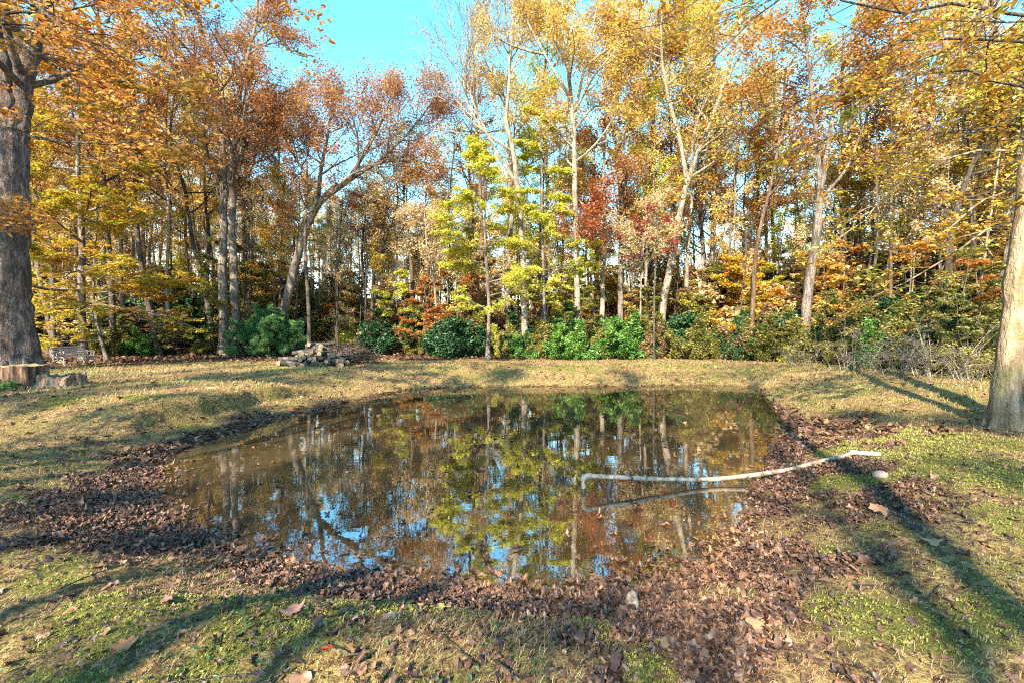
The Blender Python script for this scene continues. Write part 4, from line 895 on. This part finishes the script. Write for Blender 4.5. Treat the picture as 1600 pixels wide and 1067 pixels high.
# ---- brush heap
rb = rs(95); D1 = 21.5; xc = (545 - 800) / F * D1; gb = gz(xc, D1); W = Wood(); n = 900
u = rb.normal(0, .45, (n, 2)) * [1.25, .9]; hh = .95 * np.exp(-(u[:, 0] / 1.05) ** 2 - (u[:, 1] / .9) ** 2)
st = np.stack([xc + u[:, 0], D1 + u[:, 1], gb + hh * rb.uniform(.1, 1, n)], 1); a = rb.uniform(0, 6.28, n)
P = walk(st, np.stack([np.cos(a), np.sin(a) * .6, rb.normal(0, .3, n)], 1), rb.uniform(.3, 1.1, n), 5, .18, -.15, rb); P[:, :, 2] = np.maximum(P[:, :, 2], gb + .02)
W.tubes(P, np.linspace(1, .3, 6)[None] * rb.uniform(.006, .022, (n, 1)), 4); V, Q = W.data()
tag(mesh('brush_heap', V, Q, bark_mat('brush_bark', (.05, .03, .025), (.22, .15, .11))), 'heap of tangled brown cut branches behind the firewood pile', 'brush', kind='stuff')

# ---- garden bench, side on to us, facing the pond
MB_s = simple('bench_slat', [(.3, (.20, .18, .17)), (.7, (.42, .39, .38))], 9, .8, .3, (1, .2, 1)); MB_i = simple('bench_iron', [(.3, (.15, .13, .12)), (.7, (.32, .29, .26))], 30, .7, .3)
bD = 19.6; bX = (76 - 800) / F * bD; bench = empty('garden_bench', (bX + .1, bD, gz(bX + .3, bD + .6) - .01), 'weathered grey slatted bench with scrolled iron ends by the massive trunk', 'bench')
bench.rotation_euler = (0, 0, -.06)
BL = 1.35
for yy in (0.0, BL):
    pth = []
    def arc(cx, cz, r, a0, a1, m=10): return [(cx + r * math.cos(a), yy, cz + r * math.sin(a)) for a in np.linspace(a0, a1, m)]
    pth.append(([(-.06, yy, .90), (-.02, yy, .84), (.02, yy, .70), (.08, yy, .50), (.10, yy, .42)], .02))      # back upright, leaning away
    pth.append((arc(-.065, .87, .035, 0, 5.2), .012))
    pth.append(([(.10, yy, .42), (.25, yy, .40), (.45, yy, .42), (.60, yy, .40)], .02))                       # seat rail
    pth.append(([(.06, yy, .66), (.2, yy, .66), (.4, yy, .65), (.56, yy, .66), (.62, yy, .62), (.60, yy, .57), (.56, yy, .59)], .018))   # arm with its scroll
    pth.append(([(.10, yy, .42), (.06, yy, .25), (.05, yy, .10), (.0, yy, .0)], .02)); pth.append(([(.60, yy, .40), (.57, yy, .25), (.60, yy, .10), (.66, yy, .0)], .02))
    pth.append((arc(.33, .05, .26, .15, 3.0, 14), .016)); pth.append((arc(.33, .55, .10, 0, 6.2, 14), .009)); pth.append((arc(.19, .53, .07, 0, 6.2, 12), .009)); pth.append((arc(.47, .53, .07, 0, 6.2, 12), .009))
    pth.append((arc(.16, .33, .06, 0, 6.2, 12), .009)); pth.append((arc(.50, .33, .06, 0, 6.2, 12), .009)); pth.append((arc(.33, .345, .04, 0, 6.2, 12), .009)); pth.append(([(.56, yy, .42), (.54, yy, .5), (.56, yy, .64)], .013))
    tube_obj('end_frame', pth, MB_i, bench, 6)
for i in range(5):
    t = i / 4; l = []; c = (-.005 + .085 * (1 - t) + .02, BL / 2, .50 + .085 * i + .0); boxm(l, c, (.012, BL / 2 + .02, .031), [[math.cos(.22), 0, -math.sin(.22)], [0, 1, 0], [math.sin(.22), 0, math.cos(.22)]]); hullmesh('back_slat', l, MB_s, bench)
for i in range(6):
    l = []; boxm(l, (.13 + .088 * i, BL / 2, .437 - .012 * math.sin(i / 5 * 3.1)), (.034, BL / 2 + .02, .012)); hullmesh('seat_slat', l, MB_s, bench)

# ---- stumps
def stump(name, x, D, r, h, label, seed, jag, topm, barkm):
    rng = rs(seed); s = 44; n = 12; a = np.arange(s) / s * 6.283; b = base_at(x, 0, D)
    root = empty(name, b, label, 'stump'); lob = .07 * np.sin(a * 5 + seed) + .05 * np.sin(a * 9 + 2) + rng.uniform(-.03, .03, s); V = []
    top = h * (1 + jag * (fbm(np.cos(a) * 3 + 9, np.sin(a) * 3 + 9, seed, 4) - .5) * 2.0)
    for i in range(n):
        t = i / (n - 1); rr = r * (1 + lob * (1.3 - .5 * t) + .32 * (1 - t) ** 3 * (1 + .5 * np.sin(a * 5 + seed)) + rng.uniform(-.012, .012, s)); V.append(np.stack([np.cos(a) * rr, np.sin(a) * rr, top * t - .06 * (1 - t)], 1))
    V = np.array(V); j = np.arange(s); j2 = (j + 1) % s; Q = np.concatenate([np.stack([i * s + j, i * s + j2, (i + 1) * s + j2, (i + 1) * s + j], 1) for i in range(n - 1)])
    mesh('bark', V.reshape(-1, 3), Q, barkm, root, smooth=False)
    rings = [V[-1]]
    for q in (.8, .55, .3, .1):
        R_ = V[-1] * [q, q, 1]; R_[:, 2] = h * (1 - jag * .9 * (1 - q)) + jag * h * (fbm(R_[:, 0] * 9 + 3, R_[:, 1] * 9, seed + 3, 3) - .5) + (.01 if jag < .2 else 0); rings.append(R_)
    T = np.vstack(rings); Q = np.concatenate([np.stack([i * s + j, i * s + j2, (i + 1) * s + j2, (i + 1) * s + j], 1) for i in range(4)])
    T = np.vstack([T, [[0, 0, T[-s:, 2].mean()]]]); tri = np.stack([4 * s + j, 4 * s + j2, 0 * j + 5 * s], 1)
    mesh('cut_top', T, [Q, tri], topm, root); return root
MS1 = simple('stump_bark', [(.40, (.02, .012, .009)), (.52, (.09, .05, .03)), (.68, (.30, .18, .11))], 9, .95, 1.0, (1, 1, .18), .05)
MS2 = simple('rotten_wood', [(.35, (.035, .022, .016)), (.5, (.17, .11, .07)), (.68, (.38, .29, .2))], 14, .95, 1.0, (1, 1, .5), .06)
MST = simple('stump_top', [(.35, (.12, .08, .04)), (.6, (.34, .24, .12))], 10, .9, .4)
stump('tree_stump', 36, 11.9, .44, .66, 'tall flat-topped stump with peeling reddish bark left of the bench', 4, .07, MST, MS1)
stump('rotten_stump', 97, 11.2, .42, .33, 'low crumbling rotten stump right beside the tall stump', 6, .5, MS2, MS2)
# ivy at the stump's foot
ri_ = rs(8); bI = base_at(12, 0, 11.3); C = ri_.normal(0, .14, (170, 3)) * [1, .6, .8]; C[:, 2] = np.abs(C[:, 2]) + .05; V, Fc = leaves(C, .085, ri_, .3, 'leaf')
o = empty('ivy_plant', bI, 'dark green ivy sprig at the foot of the tall stump', 'ivy'); mesh('foliage', V, Fc, L['bright'], o)
W = Wood(); W.tubes(walk(np.zeros((9, 3)), ri_.normal(0, 1, (9, 3)) * [1, .6, .3] + [0, 0, .8], np.full(9, .32), 5, .2, -.3, ri_), np.full((9, 6), .004), 4); V, Q = W.data(); mesh('stem', V, Q, B['brown'], o)

# ---- plastic overflow pipe reaching out over the water
MPV = simple('weathered_white_plastic', [(.36, (.08, .055, .035)), (.45, (.22, .17, .12)), (.55, (.33, .27, .21)), (.7, (.42, .37, .31))], 11, .45, .15, (1, 1, 1), .004)
MBK = simple('black_rubber', [(.3, (.012, .012, .012)), (.7, (.04, .038, .036))], 20, .6, .2)
def pp(x, y, D): return px(x, y, D)
pend = pp(918, 744, 5.45)
pipe = empty('drain_pipe', (float(pend[0]), float(pend[1]), 0.0), 'long white plastic drain pipe from the leafy bank out over the water', 'pipe'); O = np.array([pend[0], pend[1], 0])
path = [pp(918, 744, 5.45), pp(960, 746, 5.5), pp(1030, 749, 5.6), pp(1100, 750, 5.72), pp(1160, 745, 5.8), pp(1230, 735, 5.85), pp(1290, 726, 5.88), pp(1342, 717, 5.9)]
for p in path[4:]: p[2] = max(p[2], gz(p[0], p[1]) + .02)
path = resample(path, 40)
for p in path[14:]: p[2] = max(p[2], gz(p[0], p[1]) + .05)
path = path - O
tube_obj('pipe_run', [(path, .028)], MPV, pipe, 18)
e0 = path[0]; tube_obj('elbow', [([e0 + [.05, 0, 0], e0 + [.005, 0, .0], e0 + [-.03, 0, -.012], e0 + [-.045, 0, -.045], e0 + [-.045, 0, -.09]], .037)], MPV, pipe, 18)
tube_obj('riser', [([e0 + [-.045, 0, -.08], e0 + [-.045, 0, -.30]], .025)], MPV, pipe, 16)
tube_obj('coupling', [([e0 + [-.045, 0, -.15], e0 + [-.045, 0, -.24]], .030)], MBK, pipe, 16)
tube_obj('clamp_band', [([path[6] - [.012, 0, 0], path[6] + [.012, 0, 0]], .034)], MBK, pipe, 16)
tube_obj('hose', [([path[3] + [0, .01, -.02], path[3] + [.012, .0, -.08], path[3] + [-.012, 0, -.15], path[3] + [.0, 0, -.24]], np.array([.022, .030, .034, .028]))], MBK, pipe, 10)
e1 = path[-1]; tube_obj('outlet', [([e1 + [-.06, .05, .01], e1 + [.05, -.03, .012], e1 + [.22, -.10, .02]], .026)], simple('clean_white_plastic', [(.3, (.50, .49, .49)), (.7, (.62, .62, .62))], 6, .4, .1), pipe, 16)

# ---- small things on the ground
def rock(name, x, D, size, label, cat, col, seed, sq=(1, .8, .6), rot=0, dz=0, tilt=(0, 0)):
    import bmesh
    bm = bmesh.new(); bmesh.ops.create_icosphere(bm, subdivisions=3, radius=1)
    for v in bm.verts:
        c = v.co; f = 1 + .35 * (fbm(np.array([c.x * 1.3 + seed]), np.array([c.y * 1.3 + c.z * 1.7]), seed, 3)[0] - .5); v.co = Vector((c.x * f * sq[0], c.y * f * sq[1], c.z * f * sq[2])) * size
    me = bpy.data.meshes.new(name); bm.to_mesh(me); bm.free(); me.materials.append(col)
    for p in me.polygons: p.use_smooth = True
    X0 = (x - 800) / F * D; o = bpy.data.objects.new(name, me); COL.objects.link(o); o.location = (X0, D, gz(X0, D) + dz); o.rotation_euler = (tilt[0], tilt[1], rot); return tag(o, label, cat)
MR = simple('pale_stone', [(.3, (.16, .11, .085)), (.7, (.40, .30, .24))], 8, .9, .5)
MW = simple('weathered_stub', [(.38, (.10, .07, .05)), (.5, (.27, .21, .16)), (.62, (.40, .33, .26))], 16, .85, .8)
rock('stone', 1378, 4.75, .075, 'pale pinkish stone in the leaves below the pipe outlet', 'stone', MR, 5, dz=.02)
rock('stone', 1118, 19.5, .09, 'small white stone on the far bank lawn', 'stone', MW, 8, dz=.03)
rock('stone', 330, 10.4, .10, 'flat whitish stone slab at the cut edge of the left knoll', 'stone', MW, 9, sq=(1.2, .6, .25), dz=.04)
sb = rock('wooden_stub', 990, 2.95, .05, 'rounded pale weathered stub poking from leaves at the near waterline', 'stub', MW, 12, sq=(.8, .75, 1.75), dz=.05, tilt=(.05, -.10))
LC_ = {'o': (.42, .16, .06), 'p': (.20, .10, .08), 'y': (.46, .36, .10), 'r': (.55, .06, .02), 'g': (.17, .13, .125), 't': (.30, .165, .085)}
BIG = [(190, 1018, .10, 0, 'o', 'orange-brown lobed leaf at lower left'), (693, 953, .09, 2, 'y', 'round yellowish leaf on the moss, lower centre'), (510, 1027, .06, 2, 'r', 'small bright red leaf near the bottom edge'),
       (455, 968, .12, 0, 'p', 'dark brown curled leaf on the grass, lower left of centre'), (612, 970, .09, 0, 'g', 'greyish lobed leaf left of the round yellow one'), (255, 948, .11, 1, 'p', 'brown oak leaf lying on green grass at left'),
       (1378, 802, .15, 1, 't', 'tan leaf standing on edge on the right bank'), (1190, 985, .10, 0, 't', 'tan crumpled leaf at lower right of the leaf bed'), (1460, 850, .12, 0, 't', 'pale tan leaf in the hollow of the mossy mound'),
       (1120, 900, .10, 0, 'o', 'orange-tan upright leaf at the right end of the near waterline'), (1040, 1010, .12, 0, 't', 'big sunlit tan leaf at the bottom of the leaf bed')]
rz_ = rs(14)
for i, (x, y, sz, kd, c, lab) in enumerate(BIG):
    D = F * (CZ - .33) / (y - HY)
    for _ in range(4): D = F * (CZ - gz((x - 800) / F * D, D)) / (y - HY)
    X0 = (x - 800) / F * D; T = LT[[0, 1, 2, 3, 4, 5, 6, 7, 8, 9][kd + 3 * (i % 3)]].copy() * sz; T[:, 2] *= .8
    o = mesh('oak_leaf' if kd == 1 else 'fallen_leaf', T, [LF3, LF4], simple('leaf_tone_%d' % i, [(.3, tuple(q * .75 for q in LC_[c])), (.7, tuple(min(1, q * 1.2) for q in LC_[c]))], 22, .8, .2), smooth=True)
    o.location = (X0, D, gz(X0, D) + .028); o.rotation_euler = (rz_.uniform(-.3, .35) + (.9 if 'upright' in lab or 'edge' in lab else 0), rz_.uniform(-.2, .2), rz_.uniform(0, 6)); tag(o, lab, 'leaf')
